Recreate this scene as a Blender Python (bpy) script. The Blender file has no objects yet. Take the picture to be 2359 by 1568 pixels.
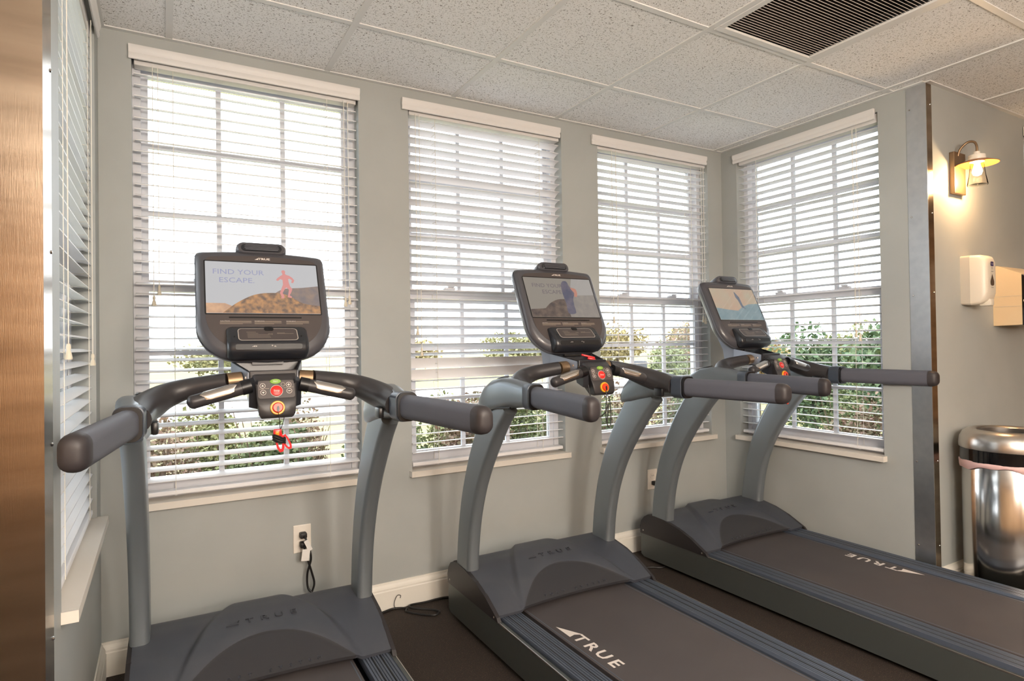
import bpy, bmesh, math, random
from mathutils import Vector, Matrix
R = math.radians
random.seed(7)
scn = bpy.context.scene
COL = scn.collection

# ---------------------------------------------------------------- camera
IMG_W = 2359.0
F_PX = 1407.8
yaw, pitch, roll = R(29.816), R(0.657), R(-0.809)
fwd = Vector((math.sin(yaw)*math.cos(pitch), math.cos(yaw)*math.cos(pitch), math.sin(pitch)))
rgt = Vector((math.cos(yaw), -math.sin(yaw), 0)); upv = rgt.cross(fwd)
r2 = math.cos(roll)*rgt + math.sin(roll)*upv
u2 = -math.sin(roll)*rgt + math.cos(roll)*upv
cam = bpy.data.cameras.new('camera'); camo = bpy.data.objects.new('camera', cam); COL.objects.link(camo)
M = Matrix((( r2.x, u2.x, -fwd.x, .2022), (r2.y, u2.y, -fwd.y, -2.7501), (r2.z, u2.z, -fwd.z, 1.2168), (0,0,0,1)))
camo.matrix_world = M
cam.sensor_fit = 'HORIZONTAL'; cam.sensor_width = 36; cam.lens = F_PX*36/IMG_W
cam.shift_y = -9.74/IMG_W; cam.clip_start = .02; cam.clip_end = 500
scn.camera = camo

# ---------------------------------------------------------------- world, sun, exposure
scn.view_settings.view_transform = 'Standard'; scn.view_settings.look = 'None'
scn.view_settings.exposure = 0.6; scn.view_settings.gamma = 1.0
scn.view_settings.use_curve_mapping = False
wd = bpy.data.worlds.new('overcast_sky'); scn.world = wd; wd.use_nodes = True
bg = wd.node_tree.nodes['Background']; bg.inputs[0].default_value = (.88, .94, 1.0, 1); bg.inputs[1].default_value = 4.0
sd = bpy.data.lights.new('sun', 'SUN'); sd.energy = 1.5; sd.angle = R(6); sd.color = (1, .93, .8)
sun = bpy.data.objects.new('sun', sd); COL.objects.link(sun)
sun.rotation_euler = (R(32), 0, R(18)); sun.location = (0, -8, 12)
PANEL_FILL = 16.0                      # strength of the unseen fill panels added to the ceiling
GLOBE_FILL = 75.0                     # strength of the unseen fill globes added behind the camera

# ---------------------------------------------------------------- materials
MAT = {}
def mat(name, col, rough=.5, metal=0., spec=.5, noise=None, bump=None, emit=None, coat=0., alpha=None, trans=0., ior=1.5, aniso=0.):
    """noise=(scale, colour2, lo, hi[, stretch]) mixes a second colour; bump=(scale, strength)."""
    m = bpy.data.materials.new(name); m.use_nodes = True; nt = m.node_tree; N = nt.nodes; L = nt.links
    b = N['Principled BSDF']
    b.inputs['Base Color'].default_value = (*col, 1); b.inputs['Roughness'].default_value = rough
    b.inputs['Metallic'].default_value = metal; b.inputs['Specular IOR Level'].default_value = spec
    b.inputs['IOR'].default_value = ior; b.inputs['Coat Weight'].default_value = coat
    b.inputs['Transmission Weight'].default_value = trans; b.inputs['Anisotropic'].default_value = aniso
    tc = None
    if noise or bump: tc = N.new('ShaderNodeTexCoord')
    if noise:
        n = N.new('ShaderNodeTexNoise'); n.inputs['Scale'].default_value = noise[0]; n.inputs['Detail'].default_value = 4
        src = tc.outputs['Object']
        if len(noise) > 4:
            mp = N.new('ShaderNodeMapping'); mp.inputs['Scale'].default_value = noise[4]; L.new(src, mp.inputs[0]); src = mp.outputs[0]
        L.new(src, n.inputs['Vector'])
        r = N.new('ShaderNodeValToRGB'); r.color_ramp.elements[0].position = noise[2]; r.color_ramp.elements[1].position = noise[3]
        r.color_ramp.elements[0].color = (*col, 1); r.color_ramp.elements[1].color = (*noise[1], 1)
        L.new(n.outputs[0], r.inputs[0]); L.new(r.outputs[0], b.inputs['Base Color'])
    if bump:
        n = N.new('ShaderNodeTexNoise'); n.inputs['Scale'].default_value = bump[0]; n.inputs['Detail'].default_value = 3
        src = tc.outputs['Object']
        if len(bump) > 2:
            mp = N.new('ShaderNodeMapping'); mp.inputs['Scale'].default_value = bump[2]; L.new(src, mp.inputs[0]); src = mp.outputs[0]
        L.new(src, n.inputs['Vector'])
        bp = N.new('ShaderNodeBump'); bp.inputs['Strength'].default_value = bump[1]; bp.inputs['Distance'].default_value = .002
        L.new(n.outputs[0], bp.inputs['Height']); L.new(bp.outputs[0], b.inputs['Normal'])
    if emit:
        b.inputs['Emission Color'].default_value = (*emit[0], 1); b.inputs['Emission Strength'].default_value = emit[1]
    MAT[name] = m
    return m
def lin(r, g, b):
    return tuple((x/255/12.92 if x <= 10 else ((x/255+.055)/1.055)**2.4) for x in (r, g, b))

mat('wall_paint', lin(172, 176, 174), .55, noise=(3, lin(166, 170, 168), .35, .65), bump=(60, .12))
mat('far_warm_tone', lin(198, 166, 130), .6, noise=(2, lin(180, 146, 110), .35, .65))  # warm room light put into the wall colour, for the steel to mirror
mat('trim_white', lin(232, 228, 218), .4)
mat('sill_white', lin(226, 220, 210), .45)
mat('vinyl_white', lin(212, 214, 220), .4)
mat('blind_white', lin(236, 236, 238), .4)
mat('valance_white', lin(226, 224, 222), .45)
mat('cord_white', lin(226, 222, 212), .7)
mat('tassel', lin(225, 216, 196), .5)
mat('tee_white', lin(226, 226, 224), .45)
mat('tile_base', lin(246, 246, 245), .9)
mat('steel', lin(172, 156, 138), .22, 1., bump=(900, .08, (1, 1, .03)), noise=(5, lin(126, 110, 94), .3, .75, (.4, .4, 3)))  # brown tone and streaks paint the warm room reflected in plain stainless
mat('steel_window_lit', lin(222, 223, 225), .30, 1., noise=(25, lin(212, 214, 217), .35, .7))  # same guard steel, colour lightened for the bright windows it reflects
mat('chrome', lin(205, 203, 200), .16, 1.)
mat('satin_metal', lin(205, 200, 194), .28, 1.)
mat('bronze', lin(150, 125, 98), .4, .8)
mat('lamp_disc', lin(190, 120, 62), .4, .3)
mat('porcelain', lin(238, 232, 220), .3)
mat('bin_band', lin(14, 13, 14), .12, coat=.5)
mat('liner_pink', lin(226, 190, 188), .5, bump=(30, .5))
mat('soap_white', lin(232, 222, 204), .35)
mat('soap_grey', lin(206, 198, 184), .4)
mat('soap_window', lin(80, 66, 56), .15)
mat('soap_logo', lin(60, 50, 110), .4)
mat('soap_text', lin(130, 120, 120), .5)
mat('towel_beige', lin(222, 200, 164), .5)
mat('towel_black', lin(16, 16, 18), .2, coat=.4)
mat('outlet_white', lin(236, 230, 220), .4)
mat('outlet_dark', lin(40, 36, 34), .5)
mat('black_plastic', lin(40, 41, 46), .42)
mat('cord_black', lin(26, 24, 24), .5)
mat('tag_white', lin(232, 230, 226), .6)
mat('rubber_floor', lin(42, 34, 29), .8, noise=(300, lin(120, 96, 78), .58, .74), bump=(220, .4))
# treadmill
mat('tm_hood', lin(64, 68, 77), .48, bump=(500, .12), noise=(5, lin(74, 77, 84), .4, .7))
mat('tm_halfmoon', lin(56, 56, 60), .5, bump=(500, .12))
mat('tm_cover', lin(42, 39, 41), .42, bump=(500, .1))
mat('tm_side', lin(88, 92, 90), .36, .45)
mat('tm_post', lin(132, 140, 146), .36, .55)
mat('tm_housing', lin(120, 127, 133), .30, .55)
mat('tm_tube', lin(54, 52, 54), .38, bump=(700, .1))
mat('tm_collar', lin(66, 74, 86), .35, .1)
mat('tm_grip', lin(88, 90, 100), .62, bump=(900, .2))
mat('tm_gripcap', lin(52, 48, 50), .5)
mat('tm_console', lin(76, 76, 82), .34, coat=.2)
mat('tm_rim', lin(120, 122, 130), .3, .3)
mat('tm_bezel', lin(78, 72, 72), .3)
mat('tm_black', lin(20, 20, 23), .35)
mat('tm_box', lin(36, 38, 44), .3, coat=.2)
mat('tm_panel', lin(74, 68, 68), .4)
mat('tm_line', lin(176, 170, 164), .4)
mat('tm_bracket', lin(150, 158, 172), .3, .6)
mat('tm_belt', lin(72, 67, 68), .6, bump=(600, .25), noise=(4, lin(78, 73, 73), .4, .7))
mat('tm_rail', lin(84, 92, 106), .38, .25)
mat('tm_groove', lin(16, 17, 22), .5)
mat('white_print', lin(226, 218, 212), .5)
mat('dim_print', lin(160, 148, 136), .5)
mat('emboss', lin(58, 61, 69), .38)
mat('btn_green', lin(128, 172, 66), .35)
mat('btn_red', lin(214, 44, 40), .35)
mat('btn_yellow', lin(236, 172, 44), .35)
mat('knob_red', lin(226, 62, 26), .3)
mat('clip_red', lin(226, 44, 50), .25, trans=.15)
mat('clip_yellow', lin(240, 150, 40), .3)
mat('silver_pad', lin(216, 210, 204), .24, 1.)
def screen_mat(name, col, e, col2=None, sc=40):
    m = mat(name, lin(*[x*.25 for x in col]), .06, emit=(lin(*col), e))
    if col2:
        nt = m.node_tree; tc = nt.nodes.new('ShaderNodeTexCoord'); n = nt.nodes.new('ShaderNodeTexNoise'); n.inputs['Scale'].default_value = sc
        n.inputs['Detail'].default_value = 6
        r = nt.nodes.new('ShaderNodeValToRGB'); r.color_ramp.elements[0].position = .35; r.color_ramp.elements[1].position = .68
        r.color_ramp.elements[0].color = (*lin(*col), 1); r.color_ramp.elements[1].color = (*lin(*col2), 1)
        nt.links.new(tc.outputs['Object'], n.inputs['Vector']); nt.links.new(n.outputs[0], r.inputs[0]); nt.links.new(r.outputs[0], nt.nodes['Principled BSDF'].inputs['Emission Color'])
    return m
screen_mat('scr_sky1', (168, 168, 170), .85); screen_mat('scr_far1', (112, 104, 104), .9, (134, 116, 104)); screen_mat('scr_hill1', (104, 88, 78), .95, (170, 128, 90), 60)
screen_mat('scr_text1', (136, 138, 164), .85); screen_mat('scr_run1', (190, 130, 126), .85); screen_mat('scr_sand1', (186, 150, 120), .9, (160, 130, 110))
screen_mat('scr_sky2', (122, 116, 108), .9); screen_mat('scr_hill2', (74, 66, 64), .9, (104, 90, 80), 40); screen_mat('scr_text2', (96, 88, 92), .9)
screen_mat('scr_figure2', (82, 82, 96), .8, (104, 96, 104)); screen_mat('scr_far2', (138, 134, 130), .9); screen_mat('scr_skin2', (156, 110, 96), .9)
screen_mat('scr_rock2', (116, 110, 106), .9, (126, 120, 112))
screen_mat('scr_sky3', (158, 148, 128), .8, (166, 140, 120), 9); screen_mat('scr_sea3', (106, 122, 126), .85, (120, 132, 134), 20); screen_mat('scr_spire3', (92, 96, 106), .85)
# speckled ceiling tile
def tile_material():
    m = MAT['tile_base']; nt = m.node_tree; N = nt.nodes; L = nt.links; b = N['Principled BSDF']
    geo = N.new('ShaderNodeNewGeometry')
    mp = N.new('ShaderNodeMapping'); L.new(geo.outputs['Position'], mp.inputs[0]); mp.inputs['Scale'].default_value = (1, 1, 0)
    n1 = N.new('ShaderNodeTexNoise'); n1.inputs['Scale'].default_value = 150; n1.inputs['Detail'].default_value = 3; n1.inputs['Roughness'].default_value = .6; n1.inputs['Distortion'].default_value = 1.2
    L.new(mp.outputs[0], n1.inputs['Vector'])
    r = N.new('ShaderNodeValToRGB'); r.color_ramp.elements[0].position = .585; r.color_ramp.elements[1].position = .63
    r.color_ramp.elements[0].color = (*lin(246, 246, 245), 1); r.color_ramp.elements[1].color = (*lin(120, 114, 108), 1)
    L.new(n1.outputs[0], r.inputs[0]); L.new(r.outputs[0], b.inputs['Base Color'])
    bp = N.new('ShaderNodeBump'); bp.inputs['Strength'].default_value = .4; bp.inputs['Distance'].default_value = .002; bp.invert = True
    L.new(n1.outputs[0], bp.inputs['Height']); L.new(bp.outputs[0], b.inputs['Normal'])
tile_material()
def glass_material(name, tint=(1, 1, 1), ior=1.35):
    m = bpy.data.materials.new(name); m.use_nodes = True; nt = m.node_tree; N = nt.nodes; L = nt.links
    N.remove(N['Principled BSDF']); out = N['Material Output']
    t = N.new('ShaderNodeBsdfTransparent'); t.inputs[0].default_value = (*tint, 1)
    g = N.new('ShaderNodeBsdfGlossy'); g.inputs['Roughness'].default_value = .02
    fr = N.new('ShaderNodeFresnel'); fr.inputs[0].default_value = ior
    mx = N.new('ShaderNodeMixShader'); L.new(fr.outputs[0], mx.inputs[0]); L.new(t.outputs[0], mx.inputs[1]); L.new(g.outputs[0], mx.inputs[2]); L.new(mx.outputs[0], out.inputs[0])
    MAT[name] = m
glass_material('window_glass', (.97, .98, .98)); glass_material('lamp_glass', (.99, .97, .94), 1.06)
mat('bulb', (1, .8, .5), .4, emit=((1, .68, .36), 45))
mat('fill_panel_glow', (1, .9, .75), .5, emit=((1, .885, .765), PANEL_FILL))  # glow of the unseen fill panels added in the ceiling
# outdoors
mat('lawn', lin(122, 120, 76), .95, noise=(.8, lin(150, 142, 92), .35, .65))
mat('field', lin(140, 132, 88), .95, noise=(.2, lin(122, 120, 76), .35, .65))
mat('road', lin(206, 204, 200), .9)
mat('leaf_green', lin(84, 98, 58), .7, noise=(9, lin(120, 124, 78), .4, .65))
mat('leaf_dark', lin(70, 92, 62), .7, noise=(6, lin(98, 112, 74), .4, .65))
mat('leaf_gold', lin(160, 126, 76), .7, noise=(5, lin(140, 130, 76), .4, .65))
mat('leaf_rust', lin(140, 108, 90), .7, noise=(9, lin(112, 112, 78), .4, .65))
mat('leaf_olive', lin(122, 120, 76), .7, noise=(5, lin(104, 112, 66), .4, .65))
mat('leaf_hazed', lin(106, 116, 76), .7, noise=(9, lin(124, 126, 86), .4, .65))  # green paled to put haze into the colour
mat('hazed_gold', lin(150, 136, 96), .8, noise=(2, lin(136, 122, 84), .4, .65))  # gold with distance haze mixed into the colour
mat('hazed_olive', lin(128, 128, 92), .8, noise=(2, lin(140, 134, 94), .4, .65))  # olive with distance haze mixed into the colour
mat('twig', lin(104, 84, 68), .9)
mat('bark', lin(96, 80, 66), .95)
mat('siding', lin(206, 200, 190), .8)
mat('post_dark', lin(70, 70, 74), .7)

# ---------------------------------------------------------------- mesh helpers
def tag(o, label=None, cat=None, group=None, kind=None):
    if label: o['label'] = label
    if cat: o['category'] = cat
    if group: o['group'] = group
    if kind: o['kind'] = kind
    return o
def link_mesh(name, me, m, parent=None, smooth=False):
    if m and not me.materials: me.materials.append(MAT[m])
    o = bpy.data.objects.new(name, me); COL.objects.link(o)
    if parent: o.parent = parent
    return o
def finish(bm, name, m, smooth=None, recalc=True):
    if recalc: bmesh.ops.recalc_face_normals(bm, faces=bm.faces)
    me = bpy.data.meshes.new(name); bm.to_mesh(me); bm.free()
    me.materials.append(MAT[m])
    if smooth is not None:
        for p in me.polygons: p.use_smooth = True
        try: me.set_sharp_from_angle(angle=R(smooth))
        except Exception: pass
    return me
def obj(name, bm, m, parent=None, smooth=None, recalc=True):
    return link_mesh(name, finish(bm, name, m, smooth, recalc), None, parent)
def empty(name, loc=(0, 0, 0), rz=0.):
    o = bpy.data.objects.new(name, None); COL.objects.link(o); o.empty_display_size = .05
    o.location = loc; o.rotation_euler = (0, 0, rz); return o
def bx(bm, x0, x1, y0, y1, z0, z1, bev=0., seg=2):
    g = bmesh.ops.create_cube(bm, size=1)
    for v in g['verts']: v.co = Vector((x0+(v.co.x+.5)*(x1-x0), y0+(v.co.y+.5)*(y1-y0), z0+(v.co.z+.5)*(z1-z0)))
    if bev:
        es = list({e for v in g['verts'] for e in v.link_edges})
        bmesh.ops.bevel(bm, geom=es, offset=bev, segments=seg, affect='EDGES', profile=.5)
    return bm
def box(x0, x1, y0, y1, z0, z1, bev=0., seg=2): return bx(bmesh.new(), x0, x1, y0, y1, z0, z1, bev, seg)
def loft(bm, rings, cap=True, closed=True):
    vs = [[bm.verts.new(p) for p in r] for r in rings]; n = len(rings[0])
    for i in range(len(vs)-1):
        for j in range(n if closed else n-1):
            k = (j+1) % n; bm.faces.new((vs[i][j], vs[i][k], vs[i+1][k], vs[i+1][j]))
    if cap:
        bm.faces.new(list(reversed(vs[0]))); bm.faces.new(vs[-1])
    return bm
def rrect(w, h, r, seg=4):
    """rounded rectangle outline, half sizes w,h"""
    pts = []
    for cx, cy, a in ((w-r, h-r, 0), (-w+r, h-r, 90), (-w+r, -h+r, 180), (w-r, -h+r, 270)):
        for i in range(seg+1):
            t = R(a+90*i/seg); pts.append((cx+r*math.cos(t), cy+r*math.sin(t)))
    return pts
def circ(r, n=16, sy=1.): return [(r*math.cos(2*math.pi*i/n), r*sy*math.sin(2*math.pi*i/n)) for i in range(n)]
def catmull(P, n=6):
    P = [Vector(p) for p in P]; Q = [2*P[0]-P[1]]+P+[2*P[-1]-P[-2]]; out = []
    for i in range(1, len(Q)-2):
        a, b, c, d = Q[i-1], Q[i], Q[i+1], Q[i+2]
        for k in range(n):
            t = k/n; out.append(.5*((2*b)+(c-a)*t+(2*a-5*b+4*c-d)*t*t+(3*b-a-3*c+d)*t**3))
    out.append(P[-1]); return out
def tube(path, rad, n=10, bm=None, cap=True):
    bm = bm or bmesh.new(); path = [Vector(p) for p in path]; rings = []
    rr = rad if isinstance(rad, (list, tuple)) else [rad]*len(path)
    nrm = None
    for i, p in enumerate(path):
        t = (path[min(i+1, len(path)-1)]-path[max(i-1, 0)]).normalized()
        if nrm is None:
            a = Vector((0, 0, 1)) if abs(t.z) < .9 else Vector((1, 0, 0)); nrm = t.cross(a).normalized()
        nrm = (nrm-t*nrm.dot(t)).normalized(); b = t.cross(nrm)
        rings.append([p+(nrm*math.cos(2*math.pi*k/n)+b*math.sin(2*math.pi*k/n))*rr[i] for k in range(n)])
    return loft(bm, rings, cap)
def lathe(prof, n=32, center=(0, 0), bm=None, cap=False):
    bm = bm or bmesh.new()
    return loft(bm, [[(center[0]+r*math.cos(2*math.pi*k/n), center[1]+r*math.sin(2*math.pi*k/n), z) for k in range(n)] for r, z in prof], cap)
def poly(bm, pts): return bm.faces.new([bm.verts.new(p) for p in pts])
def text_mesh(s, size, xs=1., ext=0., bold=0.):
    """flat (or extruded) lettering mesh in the XY plane, centred on the origin"""
    cu = bpy.data.curves.new('lettering', 'FONT'); cu.body = s; cu.size = size; cu.extrude = ext; cu.offset = bold; cu.align_x = 'CENTER'; cu.align_y = 'CENTER'; cu.resolution_u = 2
    o = bpy.data.objects.new('lettering', cu); COL.objects.link(o); bpy.context.view_layer.update()
    me = bpy.data.meshes.new_from_object(o.evaluated_get(bpy.context.evaluated_depsgraph_get()))
    bpy.data.objects.remove(o); bpy.data.curves.remove(cu)
    for v in me.vertices: v.co.x *= xs
    return me
def place_text(name, me, m, parent, origin, ax, ay, kindlabel=None):
    """map mesh XY to 3-D axes ax, ay at origin (parent's space)"""
    ax, ay, o = Vector(ax), Vector(ay), Vector(origin); nz = ax.cross(ay).normalized()
    me = me.copy()
    for v in me.vertices: v.co = o+ax*v.co.x+ay*v.co.y+nz*v.co.z
    me.materials.clear(); me.materials.append(MAT[m])
    return link_mesh(name, me, None, parent)

# ---------------------------------------------------------------- room shell
W, H, D, DL = 3.36, 2.431, 1.225, 1.262
TILE, TX0, TY0 = .6096, .2338, -.470
RX0, RX1, RY0 = -1.9, 7.4, -6.4
WT = .15
SILL, HEAD, OW = .62, 2.365, .88
WINS = {1: ((.547, 0, SILL), 0), 2: ((1.665, 0, SILL), 0), 3: ((2.793, 0, SILL), 0), 4: ((W, -.56, SILL), -90), 5: ((0, -.585, SILL), 90), 6: ((4.83, -D, SILL), 0)}
def struct(name, bm, m, parent=None, smooth=None):
    o = obj(name, bm, m, parent, smooth); o['kind'] = 'structure'; return o
def wall_run(a0, a1, openings, t0, t1, swap=False, z1=H):
    """boxes around openings along a; thickness t0..t1 in the other axis"""
    bm = bmesh.new()
    def put(p0, p1, z0, zz):
        if p1-p0 < 1e-4: return
        if swap: bx(bm, t0, t1, p0, p1, z0, zz)
        else: bx(bm, p0, p1, t0, t1, z0, zz)
    x = a0
    for o0, o1 in sorted(openings):
        put(x, o0, 0, z1); put(o0, o1, 0, SILL); put(o0, o1, HEAD, z1); x = o1
    put(x, a1, 0, z1)
    return bm
op = lambda c: (c-OW/2, c+OW/2)
struct('floor', box(RX0-.15, RX1+.15, RY0-.15, WT, -.12, 0), 'rubber_floor')
struct('wall_front', wall_run(-WT, W+WT, [op(.547), op(1.665), op(2.793)], 0, WT), 'wall_paint')
struct('wall_left', wall_run(-DL, 0, [op(-.585)], -WT, 0, True), 'wall_paint')
struct('wall_right', wall_run(-D, 0, [op(-.56)], W, W+WT, True), 'wall_paint')
struct('wall_lamp_side', wall_run(W+WT, RX1, [op(4.83)], -D, -D+WT), 'wall_paint')
struct('wall_panel_side', box(RX0, -WT, -DL, -DL+WT, 0, H), 'wall_paint')
struct('wall_far_left', box(RX0-WT, RX0, RY0, -D+WT, 0, H), 'far_warm_tone')
struct('wall_far_right', box(RX1, RX1+WT, RY0, -D+WT, 0, H), 'far_warm_tone')
struct('wall_back', box(RX0-WT, RX1+WT, RY0-WT, RY0, 0, H), 'far_warm_tone')
struct('roof_sunblock', box(RX0-.3, RX1+.3, RY0-.3, -D+.3, 2.62, 2.72), 'siding')  # unseen slab added to keep sun and sky light out
struct('roof_sunblock', box(-.3, W+.3, -D+.3, .3, 2.62, 2.72), 'siding')
# unseen band added between ceiling and roof keeps daylight out of the plenum
struct('wall_daylight_block', wall_run(-WT, W+WT, [], 0, WT, z1=.18), 'siding').location.z = H
struct('wall_daylight_block', wall_run(-D, WT, [], -WT, 0, True, z1=.18), 'siding').location.z = H
struct('wall_daylight_block', wall_run(-D, WT, [], W, W+WT, True, z1=.18), 'siding').location.z = H
struct('wall_daylight_block', wall_run(W+WT, RX1+WT, [], -D, -D+WT, z1=.18), 'siding').location.z = H
struct('wall_daylight_block', wall_run(RX0-WT, -WT, [], -D, -D+WT, z1=.18), 'siding').location.z = H

# suspended ceiling: every tile and every tee is its own piece
ceil = empty('ceiling', (0, 0, H)); ceil['kind'] = 'structure'
GRILLE = (3, 1)          # cell holding the air grille
FILL_CELLS = [(2, 7), (-1, 7), (7, 7)]
i0, i1 = math.floor((RX0-TX0)/TILE), math.ceil((RX1-TX0)/TILE)
j1 = math.ceil((TY0-RY0)/TILE)
tile_cache = {}
def tile_mesh(w, d):
    k = (round(w, 3), round(d, 3))
    if k not in tile_cache: tile_cache[k] = finish(box(0, w, 0, d, .004, .02, .0025, 1), 'ceiling_tile', 'tile_base')
    return tile_cache[k]
for i in range(i0, i1):
    for j in range(-1, j1):
        x0, x1 = TX0+i*TILE, TX0+(i+1)*TILE; ya, yb = TY0-j*TILE, TY0-(j+1)*TILE
        if (i, j) == GRILLE or (i, j) in FILL_CELLS: continue
        if j <= 0: x0, x1, ya = max(x0, -.1), min(x1, W+.1), min(ya, .1)
        x0, x1, yb = max(x0, RX0-.1), min(x1, RX1+.1), max(yb, RY0-.1)
        if x1-x0 < .02 or ya-yb < .02: continue
        o = link_mesh('ceiling_tile', tile_mesh(x1-x0-.004, ya-yb-.004), None, ceil); o.location = (x0+.002, yb+.002, 0)
for i in range(i0, i1+1):
    x = TX0+i*TILE
    if x < RX0 or x > RX1: continue
    top = 0 if 0 < x < W else -D
    bm = box(x-.012, x+.012, RY0, top, -.001, .004); bx(bm, x-.001, x+.001, RY0, top, .004, .03); obj('ceiling_tee', bm, 'tee_white', ceil)
for j in range(0, j1+1):
    y = TY0-j*TILE
    if y < RY0: continue
    a, b = (0, W) if y > -D else (RX0, RX1)
    bm = box(a, b, y-.012, y+.012, 0, .004); bx(bm, a, b, y-.001, y+.001, .004, .03); obj('ceiling_tee', bm, 'tee_white', ceil)
for nm, b in (('wall_angle', (0, W, -.022, 0)), ('wall_angle', (0, .022, -D, -.022)), ('wall_angle', (W-.022, W, -D, -.022)), ('wall_angle', (W, RX1, -D-.022, -D)), ('wall_angle', (RX0, 0, -DL-.022, -DL))):
    obj(nm, box(*b, -.002, .003), 'tee_white', ceil)

# baseboards: ogee profile extruded
BP = [(0, 0), (.016, 0), (.016, .086), (.0135, .090), (.0135, .098), (.011, .106), (.006, .115), (.0045, .124), (0, .124)]
def baseboard(name, p0, p1, n):
    p0, p1, n = Vector((*p0, 0)), Vector((*p1, 0)), Vector((*n, 0))
    bm = loft(bmesh.new(), [[p+n*a+Vector((0, 0, z)) for a, z in BP] for p in (p0, p1)])
    return struct(name, bm, 'trim_white')
baseboard('baseboard_front', (0, 0), (W, 0), (0, -1)); baseboard('baseboard_left', (0, -.016), (0, -DL+.108), (1, 0))
baseboard('baseboard_right', (W, -.016), (W, -D+.092), (-1, 0)); baseboard('baseboard_lamp_side', (W+.052, -D), (RX1, -D), (0, -1))
# steel corner guards with screw heads
def guard(name, cx, cy, sx, la, lf, m, sig):
    """leg la along the alcove wall (+y), leg lf along the front of the pier; sx = +1 pier lies at +x"""
    g = empty(name, (cx, cy, 0)); g['kind'] = 'structure'
    e = .003
    ia = box(-e*sx if sx > 0 else 0, 0 if sx > 0 else e, -e, la, .004, H-.004) if True else None
    obj('alcove_leg', ia, 'steel_window_lit' if sx > 0 else 'steel', g)
    obj('pier_leg', box(0 if sx > 0 else -lf, lf if sx > 0 else 0, -e, 0, .004, H-.004), m, g)
    scr = None
    for z in (.22, .62, 1.02, 1.42, 1.80, 2.32):
        for which in (0, 1):
            bm = bmesh.new()
            prof = [(.0001, .0030), (.003, .0026), (.0046, 0)]
            lathe(prof, 10, bm=bm, cap=False)
            o = obj('screw', bm, 'chrome', g, 40)
            if which == 0: o.rotation_euler = (0, R(-90*sx), 0); o.location = (-e*sx, la-.014, z)
            else: o.rotation_euler = (R(90), 0, 0); o.location = ((lf-.012)*sx, -e, z+.01)
    return g
guard('trim_1', W, -D, 1, .086, .047, 'steel', 1)
guard('trim_2', 0, -DL, -1, .105, .082, 'steel', -1)

# ---------------------------------------------------------------- windows and blinds
def window(n):
    (x, y, z), rz = WINS[n]
    w = empty('window_%d' % n, (x, y, z), R(rz)); w['kind'] = 'structure'
    h = HEAD-SILL; hw = OW/2
    # frame
    bm = bmesh.new()
    for a in ((-hw, -hw+.028, .07, .145, 0, h), (hw-.028, hw, .07, .145, 0, h), (-hw+.028, hw-.028, .07, .145, h-.028, h), (-hw+.028, hw-.028, .07, .145, 0, .03)): bx(bm, *a)
    obj('window_frame', bm, 'vinyl_white', w)
    mid = 1.465-SILL
    def sash(name, z0, z1, y0, y1, top, bot):
        s = empty(name, (0, 0, 0)); s.parent = w
        bm = bmesh.new(); a, b = -hw+.028, hw-.028; st = .024
        bx(bm, a, a+st, y0, y1, z0, z1); bx(bm, b-st, b, y0, y1, z0, z1); bx(bm, a+st, b-st, y0, y1, z1-top, z1); bx(bm, a+st, b-st, y0, y1, z0, z0+bot)
        obj('sash_frame', bm, 'vinyl_white', s)
        ga, gb, gz0, gz1 = a+st, b-st, z0+bot, z1-top; yc = (y0+y1)/2
        cw, ch = (gb-ga)/3, (gz1-gz0)/3
        pm = finish(box(-cw/2+.001, cw/2-.001, -.002, .002, -ch/2+.001, ch/2-.001), 'pane', 'window_glass')
        for i in range(3):
            for j in range(3):
                p = link_mesh('pane', pm, None, s); p.location = (ga+cw*(i+.5), yc, gz0+ch*(j+.5))
        for i in (1, 2): obj('muntin', box(ga+cw*i-.010, ga+cw*i+.010, yc-.008, yc+.008, gz0, gz1), 'vinyl_white', s)
        for j in (1, 2): obj('muntin', box(ga, gb, yc-.0085, yc+.0085, gz0+ch*j-.010, gz0+ch*j+.010), 'vinyl_white', s)
        return s
    sash('upper_sash', mid-.02, h-.028, .112, .138, .026, .045)
    ls = sash('lower_sash', .03, mid+.025, .078, .108, .045, .05)
    for sx in (-.2, .2):
        bm = box(sx-.03, sx+.03, .072, .1, mid+.025, mid+.037, .004); bx(bm, sx-.012, sx+.022, .066, .08, mid+.037, mid+.046, .003); obj('sash_lock', bm, 'vinyl_white', ls)
    # stool
    bm = box(-hw+.0005, hw-.0005, -.034, .07, -.024, .003)
    for e0, e1 in ((-hw-.014, -hw), (hw, hw+.014)): bx(bm, e0, e1, -.034, -.0005, -.024, .003)
    obj('window_sill', bm, 'sill_white', w)
    return w
for n in WINS: window(n)

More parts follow.
